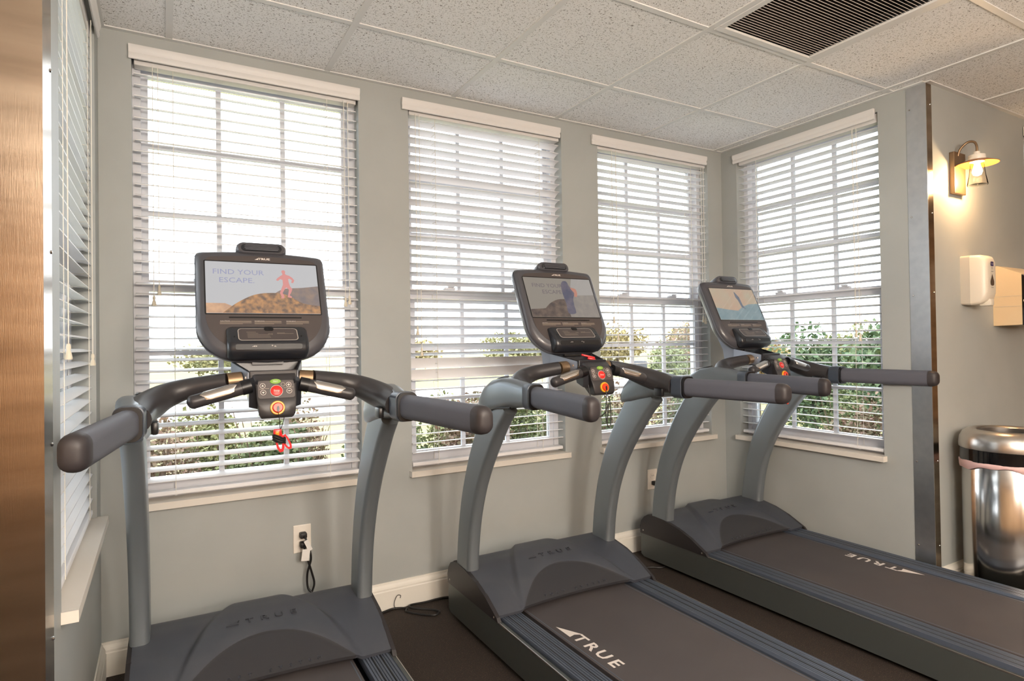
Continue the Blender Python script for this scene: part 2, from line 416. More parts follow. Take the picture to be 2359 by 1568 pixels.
slat_cache = {}
def slat_mesh(L):
    if L in slat_cache: return slat_cache[L]
    hw, th, cr = .025, .0026, .0030; ns = 6
    up = [(-hw+2*hw*i/ns, cr*(1-(2*i/ns-1)**2)) for i in range(ns+1)]
    ring = up+[(y, z-th) for y, z in reversed(up)]
    bm = loft(bmesh.new(), [[(x, y, z) for y, z in ring] for x in (-L/2, L/2)])
    slat_cache[L] = finish(bm, 'slat', 'blind_white', 50); return slat_cache[L]
def blind(n, label, tilt, val=(-.45, .45), odd={}, cords=()):
    (x, y, z), rz = WINS[n]
    b = empty('window_blind', (x, y, z), R(rz)); tag(b, label, 'blind', 'white slatted window blinds')
    h = HEAD-SILL; L = OW-.016; yc = .036
    obj('headrail', box(-L/2, L/2, yc-.025, yc+.025, h-.048, h-.002, .003), 'valance_white', b)
    # valance with ogee face
    vp = [(-.006, 0), (-.010, .002), (-.013, .012), (-.010, .024), (-.015, .034), (-.017, .046), (-.015, .054), (-.001, .054), (-.001, .004)]
    bm = loft(bmesh.new(), [[(xx, a-.004, h-.036+zz) for a, zz in vp] for xx in val]); obj('valance', bm, 'valance_white', b, 40)
    pitch_, zt, zb = .0430, h-.085, .024
    ns = int((zt-zb)/pitch_); zs = [zb+.012+pitch_*(k+1) for k in range(ns)]
    rng = random.Random(n)
    for k, zz in enumerate(zs):
        o = link_mesh('slat', slat_mesh(L), None, b)
        t, sag, dz = odd.get(k, (None, 0, 0)); t = (tilt(k/ns) if t is None else t)+rng.uniform(-.8, .8)
        o.location = (rng.uniform(-.001, .001), yc, zz+dz); o.rotation_euler = (R(t), R(sag+rng.uniform(-.10, .10)), 0)
    obj('bottom_rail', box(-L/2, L/2, yc-.025, yc+.025, .018, .036, .004), 'blind_white', b)
    for sx in (-.30, .30):
        for yy in (yc-.028, yc+.028):
            obj('ladder_cord', box(sx-.0009, sx+.0009, yy-.0009, yy+.0009, .03, h-.05), 'cord_white', b)
        bm = bmesh.new()
        for zz in zs[::1]:
            bx(bm, sx-.0009, sx+.0009, yc-.028, yc+.028, zz-.006, zz-.0045)
        rung = obj('ladder_rungs', bm, 'cord_white', b); rung['kind'] = 'stuff'
        o = obj('cord_plug', tube([(sx, yc-.010, .014), (sx, yc-.010, .018)], .006, 10), 'blind_white', b)
    for sx, zl in cords:
        obj('lift_cord', box(sx-.0012, sx+.0012, -.0032, -.0008, zl, h-.045), 'cord_white', b)
        t = lathe([(.0015, zl+.002), (.004, zl), (.0055, zl-.008), (.004, zl-.016), (.0062, zl-.022), (.0085, zl-.034), (.0078, zl-.038), (.0005, zl-.038)], 12, (sx, -.002)); obj('tassel', t, 'tassel', b, 45)
    return b
blind(1, 'white slatted blind behind the treadmill with the red runner on its screen', lambda t: 11.5, (-.449, .443), cords=((-.37, 1.42-SILL), (-.352, 1.46-SILL), (.372, 1.43-SILL), (.39, 1.44-SILL)))
blind(2, 'white slatted blind with a few bent drooping slats, middle window of three in a row', lambda t: -17 if t > .22 else -9, (-.474, .425),
      odd={10: (-74, .3, -.004), 9: (-76, -.4, -.010), 8: (-9, 0, 0), 22: (-8, .35, .0), 27: (-9, .25, -.004), 28: (-24, .2, 0), 31: (-26, .1, 0)}, cords=((-.405, 1.30-SILL), (-.385, 1.20-SILL)))
blind(3, 'white slatted blind next to the inside corner, behind the treadmill at the row end', lambda t: -5, (-.487, .42), cords=((-.34, 1.36-SILL), (-.31, 1.26-SILL), (.38, 1.37-SILL), (.40, 1.36-SILL)))
blind(4, 'white slatted blind on the side wall beside the grey steel corner strip', lambda t: -6, (-.455, .43), cords=((.31, 1.26-SILL), (.33, 1.24-SILL)))
blind(5, 'white slatted blind on the side wall seen edge-on beside the warm brown steel panel', lambda t: 9, (-.45, .45), cords=((.30, 1.20-SILL), (-.31, 1.23-SILL)))
blind(6, 'white slatted blind beyond the beige paper towel dispenser', lambda t: -6)

# ---------------------------------------------------------------- ceiling air grille
gx0, gx1 = TX0+GRILLE[0]*TILE, TX0+(GRILLE[0]+1)*TILE; gy1 = TY0-GRILLE[1]*TILE; gy0 = gy1-TILE
g = empty('air_return_grille', ((gx0+gx1)/2, (gy0+gy1)/2, H)); tag(g, 'white framed metal air grille with fine parallel slats set in the tiled ceiling', 'air vent')
hw = TILE/2-.014
bm = bmesh.new()
for a in ((-hw, hw, hw-.03, hw), (-hw, hw, -hw, -hw+.03), (-hw, -hw+.03, -hw+.03, hw-.03), (hw-.03, hw, -hw+.03, hw-.03)): bx(bm, *a, -.004, .006, .002, 1)
obj('grille_frame', bm, 'tee_white', g)
obj('duct_back', box(-hw+.01, hw-.01, -hw+.01, hw-.01, .05, .055), 'outlet_dark', g)
mat('grille_slat', lin(206, 198, 190), .5)
sm = finish(box(-hw+.03, hw-.03, -.0008, .0008, -.008, .008), 'slat', 'grille_slat')
ns = 38
for k in range(ns):
    o = link_mesh('slat', sm, None, g); o.location = (0, -hw+.036+(2*hw-.072)*k/(ns-1), .010); o.rotation_euler = (R(-42), 0, 0)
# unseen glowing panels added behind the camera to brighten the room
for q, (i, j) in enumerate(FILL_CELLS):
    x0, y1 = TX0+i*TILE, TY0-j*TILE
    c = empty('fill_panel', (x0+TILE/2, y1-TILE/2, H)); tag(c, 'square glowing fill panel added in the ceiling behind the camera', 'ceiling light', 'added fill panels')
    hw = TILE/2-.014; bm = bmesh.new()
    for a in ((-hw, hw, hw-.025, hw), (-hw, hw, -hw, -hw+.025), (-hw, -hw+.025, -hw+.025, hw-.025), (hw-.025, hw, -hw+.025, hw-.025)): bx(bm, *a, -.003, .02)
    obj('fill_panel_frame', bm, 'tee_white', c)
    obj('fill_panel_face', box(-hw+.025, hw-.025, -hw+.025, hw-.025, .002, .012), 'fill_panel_glow', c)

# unseen glowing globes added behind the camera as room fill
mat('fill_globe_glow', (1, .9, .75), .4, emit=((1, .885, .765), GLOBE_FILL))
for x, y in ((1.35, -3.35), (.55, -3.75), (1.3, -4.6), (.5, -5.4)):
    lb = 'glowing fill globe added behind the camera to brighten the room'
    c = empty('fill_globe', (x, y, H)); tag(c, lb, 'fill light', 'added fill globes')
    obj('ceiling_rose', lathe([(.001, 0), (.06, 0), (.055, -.02), (.01, -.028), (.001, -.028)], 24), 'bronze', c, 40)
    obj('stem', tube([(0, 0, -.025), (0, 0, -.62)], .008, 10), 'bronze', c, 40)
    obj('globe', lathe([(.001, -.615)]+[(.14*math.sin(R(a)), -.75+.14*math.cos(R(a))) for a in range(8, 176, 8)]+[(.001, -.89)], 32), 'fill_globe_glow', c, 60)

# ---------------------------------------------------------------- treadmills
POSE = [(.493, -.864, -1.08), (1.708, -.845, -.23), (2.929, -.753, .78)]
def P(u, v, z): return Vector((u, -v, z))
PARTS = []            # (name, mesh, parent index or None)
def part(name, bm, m, smooth=None, parent=None, recalc=True):
    PARTS.append((name, finish(bm, name, m, smooth, recalc), parent)); return len(PARTS)-1
def tpart(name, me, m, parent, origin, ax, ay):
    ax, ay, o = Vector(ax), Vector(ay), Vector(origin); nz = ax.cross(ay).normalized(); me = me.copy()
    for v in me.vertices: v.co = o+ax*v.co.x+ay*v.co.y+nz*v.co.z
    me.materials.clear(); me.materials.append(MAT[m]); PARTS.append((name, me, parent)); return len(PARTS)-1
def ease(a, b, x):
    t = min(1, max(0, (x-a)/(b-a))); return t*t*(3-2*t)
VB = 1.36
# -- lower chassis
part('base_frame', bx(bx(box(-.37, .37, -VB+.04, .56, .045, .11), -.36, -.3, .36, .5, .012, .05), .3, .36, .36, .5, .012, .05), 'tm_black')
for s in (-1, 1):
    prof = [(-.636, .035), (-.638, .150), (-.165, .150), (VB, .139), (VB+.01, .13), (VB+.01, .03), (VB-.03, .02), (-.615, .022)]
    ring = lambda u: [P(u*s, v, z) for v, z in prof]
    part('side_panel', loft(bmesh.new(), [ring(.382), ring(.398), ]), 'tm_side')
    # side cover of the motor hood
    cp = [(-.638, .151), (-.640, .190), (-.628, .222), (-.606, .248), (-.575, .262), (-.53, .265), (-.46, .262), (-.357, .243), (-.27, .214), (-.172, .166), (-.160, .151)]
    part('hood_side_cover', loft(bmesh.new(), [[P(.386*s, v, z) for v, z in cp], [P(.401*s, v, z-.002) for v, z in cp]]), 'tm_cover')
    for v, z in ((-.62, .166), (-.19, .160)): part('screw', lathe([(.0001, .402), (.003, .4025), (.004, .400)], 8), 'tm_black'); 
    # foot rail with ribs
    ribs = [(.283, .146)]
    nrib = 9; ra, rb = .286, .376
    for k in range(nrib):
        a = ra+(rb-ra)*k/nrib; w_ = (rb-ra)/nrib
        ribs += [(a+.08*w_, .157), (a+.72*w_, .157), (a+.78*w_, .1535), (a+1.0*w_, .1535)]
    ribs += [(.3785, .157), (.3785, .135), (.283, .135)]
    part('foot_rail', loft(bmesh.new(), [[P(u*s, v, z) for u, z in ribs] for v in (-.24, VB)]), 'tm_rail')
    for k in (2.9, 5.9): 
        a = ra+(rb-ra)*k/nrib; part('rail_groove', box(min(a*s, a*s+.004*s), max(a*s, a*s+.004*s), -VB, .24, .1525, .1573), 'tm_groove')
    part('edge_highlight', loft(bmesh.new(), [[P(u*s, v, z) for u, z in ((.3945, zz-.002), (.3945, zz+.0012), (.3978, zz+.0008), (.3985, zz-.004))] for v, zz in ((-.158, .150), (VB, .139))]), 'satin_metal')  # bright strip drawn as the highlight along the panel's top edge
    part('end_cap', loft(bmesh.new(), [[P(u*s, v, z) for u, z in ((.27, .03), (.27, .158), (.402, .158), (.402, .03))] for v in (VB, VB+.035)]), 'tm_black')
    part('leveling_foot', lathe([(.001, 0), (.024, 0), (.024, .01), (.01, .016), (.01, .05), (.001, .05)], 14, (.345*s, -VB+.06)), 'tm_black', 40)
    part('front_wheel', tube([(.30*s, .47, .032), (.34*s, .47, .032)], .032, 18), 'tm_black', 40)
PARTS = [p for p in PARTS if p[0] != 'screw']
for s in (-1, 1):
    for v, z in ((-.615, .168), (-.195, .160)):
        bm = lathe([(.0001, .0015), (.003, .001), (.004, 0)], 8); bmesh.ops.rotate(bm, verts=bm.verts, cent=(0, 0, 0), matrix=Matrix.Rotation(R(90*s), 3, 'Y')); bmesh.ops.translate(bm, verts=bm.verts, vec=P(.401*s, v, z)); part('screw', bm, 'satin_metal')
# -- belt
bm = bmesh.new(); loft(bm, [[P(-.262, v, z) for v, z in ((-.45, .15), (VB-.02, .15), (VB+.02, .13), (VB+.02, .09), (-.45, .09))], [P(.262, v, z) for v, z in ((-.45, .15), (VB-.02, .15), (VB+.02, .13), (VB+.02, .09), (-.45, .09))]])
BELT = part('running_belt', bm, 'tm_belt')
for s in (-1, 1): part('belt_edge', box(min(.250*s, .254*s), max(.250*s, .254*s), -VB+.02, .2, .1501, .1506), 'tm_rail', parent=BELT)
# -- motor hood as a relief surface
def halfmoon_material():
    m = MAT['tm_hood']; nt = m.node_tree; N = nt.nodes; L = nt.links; b = N['Principled BSDF']
    src = b.inputs['Base Color'].links[0].from_socket
    tc = N.new('ShaderNodeTexCoord'); sp_ = N.new('ShaderNodeSeparateXYZ'); L.new(tc.outputs['Object'], sp_.inputs[0])
    def mth(op, a, b_=None):
        n = N.new('ShaderNodeMath'); n.operation = op
        for i, q in enumerate((a, b_)):
            if q is None: continue
            if isinstance(q, (int, float)): n.inputs[i].default_value = q
            else: L.new(q, n.inputs[i])
        return n.outputs[0]
    u2_ = mth('MULTIPLY', mth('POWER', mth('ABSOLUTE', mth('DIVIDE', sp_.outputs[0], .272)), 2.0), .17)
    d = mth('SUBTRACT', mth('SUBTRACT', .350, u2_), sp_.outputs[1])
    k = mth('MULTIPLY', mth('GREATER_THAN', d, .004), mth('LESS_THAN', mth('ABSOLUTE', sp_.outputs[0]), .272))
    mx = N.new('ShaderNodeMix'); mx.data_type = 'RGBA'; L.new(k, mx.inputs[0]); L.new(src, mx.inputs[6]); mx.inputs[7].default_value = (*lin(52, 52, 56), 1); L.new(mx.outputs[2], b.inputs['Base Color'])
halfmoon_material()
def hood_front(u):
    a = abs(u)
    if a > .278: return -.176-.004*(a-.278)/.12
    return -.176-.026*(1-(a/.278)**2)**.6
HP = [(-.640, .180), (-.628, .222), (-.606, .248), (-.575, .262), (-.53, .265), (-.46, .262), (-.357, .243), (-.27, .214), (-.176, .168)]
def hood_z(u, t):
    """t 0..1 from back to front along the profile"""
    x = t*(len(HP)-1); i = min(int(x), len(HP)-2); f = x-i
    p = [HP[max(i-1, 0)], HP[i], HP[i+1], HP[min(i+2, len(HP)-1)]]
    def cm(k): a, b, c, d = (q[k] for q in p); return .5*(2*b+(c-a)*f+(2*a-5*b+4*c-d)*f*f+(3*b-a-3*c+d)*f**3)
    v, z = cm(0), cm(1)
    v = v+(hood_front(u)+.176)*ease(.55, 1, t)
    edge = .292*(max(0, (v+.66)/.47))**.55 if v > -.66 else 0
    edge = min(edge, .292)
    m = ease(.0, .030, edge-abs(u))
    z += .017*m*ease(-.645, -.60, v)*(1-.35*ease(-.35, -.19, v))
    # half-moon recess
    vm = -.350+.17*(abs(u)/.272)**2
    z -= .004*ease(0, .008, v-vm)*(abs(u) < .272)
    return v, z
NU, NV = 150, 110; bm = bmesh.new(); rows = []; mids = []
for k in range(NV+1):
    t = k/NV; row = []
    for j in range(NU+1):
        u = -.388+.776*j/NU; v, z = hood_z(u, t); row.append(bm.verts.new(P(u, v, z)))
    rows.append(row)
for k in range(NV):
    for j in range(NU): bm.faces.new((rows[k][j], rows[k][j+1], rows[k+1][j+1], rows[k+1][j]))
lip = [bm.verts.new(v.co+Vector((0, .004, -.012))) for v in rows[-1]]
for j in range(NU): bm.faces.new((rows[-1][j], rows[-1][j+1], lip[j+1], lip[j]))
bk = [bm.verts.new(Vector((v.co.x, .636, .03))) for v in rows[0]]
for j in range(NU): bm.faces.new((bk[j], bk[j+1], rows[0][j+1], rows[0][j]))
hood_me = finish(bm, 'motor_hood', 'tm_hood', 35)
PARTS.append(('motor_hood', hood_me, None)); HOOD = len(PARTS)-1
def hood_at(u, v):
    lo, hi = .2, 1.
    for _ in range(30):
        m = (lo+hi)/2
        if hood_z(u, m)[0] < v: lo = m
        else: hi = m
    return hood_z(u, lo)[1]
def emboss(s, size, xs, v0, spacing, u0, name, m, depth):
    """letters laid on the hood one by one, tops toward the front wall"""
    for k, ch in enumerate(s):
        if ch == ' ': continue
        u = u0+spacing*k; z = hood_at(u, v0); z2 = hood_at(u, v0-.02); sl = (z2-z)
        ay = Vector((0, .02, sl)).normalized()
        tpart(name, text_mesh(ch, size, xs, depth), m, HOOD, P(u, v0, z+.0015), (1, 0, 0), ay)
emboss('TRUE', .033, 1.35, -.412, .048, -.042, 'raised_letter', 'emboss', .0030)
emboss('SOFT SYSTEM', .016, 1.3, -.213, .0305, -.152, 'raised_letter', 'emboss', .0012)
# emblem on hood
zc = hood_at(-.092, -.412)
bm = bmesh.new()
sl = Vector((0, .02, hood_at(-.092, -.432)-zc)).normalized()
def emb(bm, o, ax, ay, sc, th):
    ax, ay, o = Vector(ax), Vector(ay), Vector(o); nz = ax.cross(ay).normalized()
    A = [(-1.25, -.52), (.55, -.52), (.95, .05), (.55, -.10)]; B = [(-.55, -.28), (.15, -.1), (.95, .05), (.9, .55)]
    T_ = [(-1.25, -.5), (.75, -.5), (.62, .02), (.95, .62)]
    for q in (T_,):
        a = [bm.verts.new(o+ax*x*sc+ay*y*sc+nz*th) for x, y in q]; bm.faces.new(a)
        b = [bm.verts.new(o+ax*x*sc+ay*y*sc) for x, y in q]
        for i in range(len(q)): bm.faces.new((a[i], a[(i+1) % len(q)], b[(i+1) % len(q)], b[i]))
    return bm
part('raised_emblem', emb(bmesh.new(), P(-.092, -.412, zc+.0005), (1, 0, 0), sl, .019, .004), 'emboss', parent=HOOD)

# -- posts
PC = [(-.497, .165, .064), (-.495, .25, .064), (-.483, .36, .063), (-.463, .46, .063), (-.437, .55, .064), (-.391, .66, .066), (-.322, .78, .070), (-.215, .925, .074), (-.14, 1.005, .075)]
for s in (-1, 1):
    path = catmull([(0, -v, z) for v, z, _ in PC], 4); hs = catmull([(h, 0, 0) for _, _, h in PC], 4)
    rings = []
    for i, p in enumerate(path):
        t = (path[min(i+1, len(path)-1)]-path[max(i-1, 0)]).normalized(); nrm = Vector((0, t.z, -t.y))
        rings.append([Vector((.368*s, 0, 0))+p+Vector((a*s, 0, 0))+nrm*b for a, b in rrect(.029, hs[i].x, .020, 5)])
    part('upright_post', loft(bmesh.new(), rings), 'tm_post', 35)
    # post seam strip: dark inner shadow gasket
    # housing over the post top
    HS = [(.045, .986, 1.068, .030), (.0, .982, 1.074, .032), (-.06, .977, 1.083, .036), (-.12, .968, 1.086, .040), (-.19, .955, 1.077, .043), (-.245, .942, 1.052, .043), (-.285, .935, 1.018, .040), (-.308, .935, .985, .034), (-.316, .938, .962, .026)]
    rings = []
    for v, z0, z1, hw_ in HS:
        zc_, hh = (z0+z1)/2, (z1-z0)/2; r_ = min(.026, hh*.9, hw_*.8)
        ring = [P((.362+.006*ease(.05, -.2, v)+0)*s+a*s, v, zc_+b) for a, b in rrect(hw_, hh, r_, 4)]
        rings.append(ring)
    HOUS = part('arm_housing', loft(bmesh.new(), rings), 'tm_housing', 40)
    bm = bmesh.new(); loft(bm, [[P(.345*s+a*s*.020, -.205+b*.05, 1.0775-.30*(b*.05)*-1*0+z_) for a, b in circ(1, 16)] for z_ in (.0, .002)])
    bmesh.ops.rotate(bm, verts=bm.verts, cent=P(.345*s, -.205, 1.0775), matrix=Matrix.Rotation(R(-14), 3, 'X')); part('cup_opening', bm, 'tm_black', parent=HOUS)
    # gasket line at bottom of housing
    gl = catmull([P(.399*s, -.23, .945), P(.400*s, -.17, .9655), P(.400*s, -.10, .974), P(.397*s, -.05, .979)], 5); part('gasket', tube(gl, .0035, 6), 'tm_black', 40, parent=HOUS)
    # inner arm
    AP = [(.350, .02, 1.030, .036), (.345, -.05, 1.042, .042), (.322, -.105, 1.058, .042), (.285, -.145, 1.078, .037), (.235, -.155, 1.095, .031), (.18, -.145, 1.106, .028), (.124, -.132, 1.114, .0265)]
    path = catmull([P(u*s, v, z) for u, v, z, _ in AP], 5); rr = [q.x for q in catmull([(r_, 0, 0) for *_, r_ in AP], 5)]
    part('handrail_arm', tube(path, rr, 18), 'tm_tube', 40)
    part('arm_sleeve', tube([P(.125*s, -.132, 1.114), P(.085*s, -.138, 1.117)], .0255, 18), 'bronze', 40)
    part('arm_stub', tube([P(.09*s, -.138, 1.117), P(.06*s, -.14, 1.117)], .022, 14), 'tm_black', 40)
    part('pulley_hook', bx(bmesh.new(), min(.300*s, .318*s), max(.300*s, .318*s), .0, .05, .985, 1.02, .006), 'tm_black', 40)
    # collar and grip (flares outward)
    def gsec(u, v, z, w_, h_, r_): return [P(u*s+a*s, v, z+b) for a, b in rrect(w_, h_, r_, 5)]
    part('grip_collar', loft(bmesh.new(), [gsec(.358, .028, 1.026, .033, .0445, .022), gsec(.360, .034, 1.026, .0345, .046, .022), gsec(.364, .078, 1.026, .0345, .046, .022), gsec(.365, .080, 1.026, .031, .042, .022)]), 'tm_collar', 40)
    part('grip_ring', loft(bmesh.new(), [gsec(.3645, .078, 1.026, .0325, .044, .022), gsec(.366, .087, 1.026, .0325, .044, .022)]), 'tm_black', 40)
    G = lambda k: (.366+(.424-.366)*k, .085+(.470-.085)*k, 1.026-.004*k)
    part('grip', loft(bmesh.new(), [gsec(*G(0), .0255, .0375, .0235), gsec(*G(1), .0255, .0375, .0235)]), 'tm_grip', 40)
    caps = [(0, 1.), (.012, .99), (.022, .93), (.029, .82), (.034, .62), (.036, .35)]
    part('grip_end_cap', loft(bmesh.new(), [gsec(G(1)[0]+d*.15, G(1)[1]+d, G(1)[2], .0258*f+.0001, .0378*f if f > .8 else .0378*(f*.9+.08), .0235*f) for d, f in caps]), 'tm_gripcap', 50)
    # heart rate bar
    a, b = P(.070*s, -.033, 1.104), P(.226*s, -.022, 1.064); d = (b-a).normalized()
    HB = part('pulse_bar', tube([a, a+d*.145, a+d*.155, b-d*.004, b, b+d*.004, b+d*.0065], [.0195, .0195, .0195, .0185, .016, .011, .004], 18), 'tm_tube', 40)
    part('bar_collar', tube([a-d*.002, a+d*.024], .0215, 18), 'tm_black', 40, parent=HB)
    side = d.cross(Vector((0, 0, 1))).normalized(); up_ = side.cross(d).normalized()
    if up_.z < 0: up_ = -up_
    fr = side if side.y < 0 else -side
    bm = bmesh.new(); n_ = 9; g_ = []
    for i in range(9):
        x = i/8; half = 62*math.sqrt(max(0, 1-(abs(2*x-1))**5)); base = a+d*(.035+.098*x); rw = []
        for k in range(n_):
            an = R(48+half*(2*k/(n_-1)-1)); rw.append(bm.verts.new(base+(fr*math.cos(an)+up_*math.sin(an))*.0203))
        g_.append(rw)
    for i in range(8):
        for k in range(n_-1): bm.faces.new((g_[i][k], g_[i+1][k], g_[i+1][k+1], g_[i][k+1]))
    part('pulse_plate', bm, 'silver_pad', 60, parent=HB)
# -- accessory tray (open box) and its bracket
TB, TF = (.104, -.222), (.069, -.080)
def tr(zb_, zf_, ins): return [P(-TB[0]+ins, TB[1]+ins, zb_), P(TB[0]-ins, TB[1]+ins, zb_), P(TF[0]-ins, TF[1]-ins, zf_), P(-TF[0]+ins, TF[1]-ins, zf_)]
bm = bmesh.new(); loft(bm, [tr(1.085, 1.085, .012), tr(1.172, 1.143, 0), tr(1.172, 1.143, .005), tr(1.12, 1.112, .012)])
TRAY = part('accessory_tray', bm, 'tm_box')
part('tray_bracket', loft(bmesh.new(), [[P(-.108, -.222, 1.10), P(-.0715, -.082, 1.085), P(-.0705, -.082, 1.141), P(-.1065, -.222, 1.170)], [P(-.106, -.222, 1.10), P(-.0685, -.082, 1.085), P(-.0675, -.082, 1.141), P(-.1035, -.222, 1.170)]]), 'tm_bracket', parent=TRAY)
part('tray_bracket', loft(bmesh.new(), [[P(.108, -.222, 1.10), P(.0715, -.082, 1.085), P(.0705, -.082, 1.141), P(.1065, -.222, 1.170)], [P(.106, -.222, 1.10), P(.0685, -.082, 1.085), P(.0675, -.082, 1.141), P(.1035, -.222, 1.170)]]), 'tm_bracket', parent=TRAY)
part('tray_front', box(-.068, .068, .070, .082, 1.085, 1.146, .003), 'tm_box', parent=TRAY)
part('bracket_screw', lathe([(.0001, 1.128), (.004, 1.128), (.004, 1.122)], 10, (-.075, .10)), 'chrome', parent=TRAY)
part('console_mast', loft(bmesh.new(), [[P(-.098, -.225, 1.09), P(.098, -.225, 1.09), P(.098, -.285, 1.09), P(-.098, -.285, 1.09)], [P(-.098, -.225, 1.165), P(.098, -.225, 1.165), P(.098, -.30, 1.165), P(-.098, -.30, 1.165)], [P(-.098, -.262, 1.235), P(.098, -.262, 1.235), P(.098, -.345, 1.25), P(-.098, -.345, 1.25)]]), 'tm_bracket')
part('mast_neck', loft(bmesh.new(), [[P(-.047, -.20, 1.16), P(.047, -.20, 1.16), P(.047, -.25, 1.16), P(-.047, -.25, 1.16)], [P(-.047, -.205, 1.195), P(.047, -.205, 1.195), P(.047, -.27, 1.20), P(-.047, -.27, 1.20)]]), 'tm_black')
# -- keypad pod
pt = [(-.075, 1.132), (-.052, 1.136), (-.030, 1.120), (-.026, 1.117), (-.009, 1.066), (-.004, 1.060), (.004, 1.020), (.000, 1.012), (-.012, 1.008), (-.04, 1.012), (-.09, 1.06)]
hwid = [.060, .059, .0575, .0575, .0545, .054, .050, .046, .044, .046, .052]
def podring(f): return [P((hwid[i]*f if abs(f) < 1 else hwid[i]*f), v, z) for i, (v, z) in enumerate(pt)]
bm = bmesh.new()
def shrink(r_, k): 
    c_ = sum(r_, Vector())/len(r_); return [Vector((q.x, c_.y+(q.y-c_.y)*k, c_.z+(q.z-c_.z)*k)) for q in r_]
rings = [shrink(podring(-1.0), .93), shrink(podring(-.985), .975), podring(-.95), podring(-.5), podring(0), podring(.5), podring(.95), shrink(podring(.985), .975), shrink(podring(1.0), .93)]
POD = part('keypad_pod', loft(bm, rings), 'tm_tube', 50)
for s in (-1, 1):
    part('pod_wing', loft(bmesh.new(), [[P((.050)*s, v, z) for v, z in ((-.02, 1.118), (-.06, 1.132), (-.10, 1.11), (-.085, 1.045), (-.035, 1.035))], [P((.073)*s, v-.006, z-.004) for v, z in ((-.024, 1.112), (-.06, 1.125), (-.09, 1.105), (-.075, 1.06), (-.035, 1.045))]]), 'tm_box', 40, parent=POD)
kn = Vector((0, -.943, .333)); kn.normalize()     # keypad face normal in local xyz (toward user and up)
ku = Vector((0, .333, .943))
ko = P(0, -.018, 1.0915)
def KP(x, y, n_=0.): return ko+Vector((1, 0, 0))*x+ku*y+kn*n_
def kdisc(name, x, y, rx, ry, n0, n1, m, parent=POD, seg=24):
    bm = loft(bmesh.new(), [[KP(x+rx*a, y+ry*b, n0) for a, b in circ(1, seg)], [KP(x+rx*a, y+ry*b, n1*.8) for a, b in circ(1, seg)], [KP(x+rx*.93*a, y+ry*.93*b, n1) for a, b in circ(1, seg)]]); return part(name, bm, m, 40, parent=parent)
bm = bmesh.new(); poly(bm, [KP(x, y, .0012) for x, y in rrect(.051, .0265, .008, 4)]); part('keypad_overlay', bm, 'tm_bezel', parent=POD)
kdisc('stop_button', 0, -.005, .0165, .0155, .001, .004, 'btn_red'); kdisc('start_button', -.002, .0235, .0155, .0075, .001, .004, 'btn_green')
def kring(x, y, r1, r0, n_, m, nm):
    bm = bmesh.new(); a = [bm.verts.new(KP(x+r1*c, y+r1*s_, n_)) for c, s_ in circ(1, 20)]; b = [bm.verts.new(KP(x+r0*c, y+r0*s_, n_)) for c, s_ in circ(1, 20)]
    for i in range(20): bm.faces.new((a[i], a[(i+1) % 20], b[(i+1) % 20], b[i]))
    part(nm, bm, m, parent=POD)
bm = bmesh.new()
for x, y in ((-.0375, .0115), (-.0365, -.0085), (.0345, .0125), (.0355, -.0065)): kring(x, y, .0078, .0068, .0016, 'white_print', 'button_ring')
kring(0, -.005, .0176, .0166, .0016, 'white_print', 'button_ring'); kring(.0185, .014, .0062, .0048, .0016, 'dim_print', 'button_ring')
def kpoly(pts, m='white_print', nm='button_symbol'):
    bm = bmesh.new(); poly(bm, [KP(x, y, .0018) for x, y in pts]); part(nm, bm, m, parent=POD)
def around(x, y, pts, s_): return [(x+a*s_, y+b*s_) for a, b in pts]
kpoly(around(-.0375, .0115, [(-1, -.5), (1, -.5), (0, 1)], .0036)); kpoly(around(-.0365, -.0085, [(-1, .5), (0, -1), (1, .5)], .0036))
kpoly(around(.0345, .0125, [(-.3, 1), (-.3, .3), (-1, .3), (-1, -.3), (-.3, -.3), (-.3, -1), (.3, -1), (.3, -.3), (1, -.3), (1, .3), (.3, .3), (.3, 1)], .0036)); kpoly(around(.0355, -.0065, [(-1, .3), (-1, -.3), (1, -.3), (1, .3)], .0036))
tpart('button_lettering', text_mesh('Stop', .0085, 1.1), 'white_print', POD, KP(0, -.005, .0045), (1, 0, 0), ku)
tpart('button_lettering', text_mesh('Start', .006, 1.1), 'white_print', POD, KP(-.002, .0235, .0045), (1, 0, 0), ku)
for x, y in ((-.041, .0015), (-.026, .003), (.026, .0035), (.042, .0045), (0, -.0235)):
    kpoly([(x-.006, y-.0006), (x+.006, y-.0006), (x+.006, y+.0006), (x-.006, y+.0006)], 'dim_print', 'caption_line')
en = Vector((0, -.985, .174)); eu = Vector((0, .174, .985)); eo = P(0, .001, 1.039)
def edisc(name, r_, n0, n1, m, k=.9, parent=None):
    bm = loft(bmesh.new(), [[eo+Vector((a*r_, 0, 0))+eu*b*r_+en*n0 for a, b in circ(1, 28)], [eo+Vector((a*r_, 0, 0))+eu*b*r_+en*n1*.75 for a, b in circ(1, 28)], [eo+Vector((a*r_*k, 0, 0))+eu*b*r_*k+en*n1 for a, b in circ(1, 28)]]); return part(name, bm, m, 40, parent=parent)
edisc('stop_surround', .0202, -.002, .005, 'btn_yellow', .93, parent=POD); edisc('emergency_stop', .0150, .003, .012, 'knob_red', .82, parent=POD)
part('key_slot', loft(bmesh.new(), [[eo+Vector((a*.0035, 0, 0))+eu*(b*.009-.004)+en*n_ for a, b in circ(1, 12)] for n_ in (.011, .014)]), 'tm_black', parent=POD)
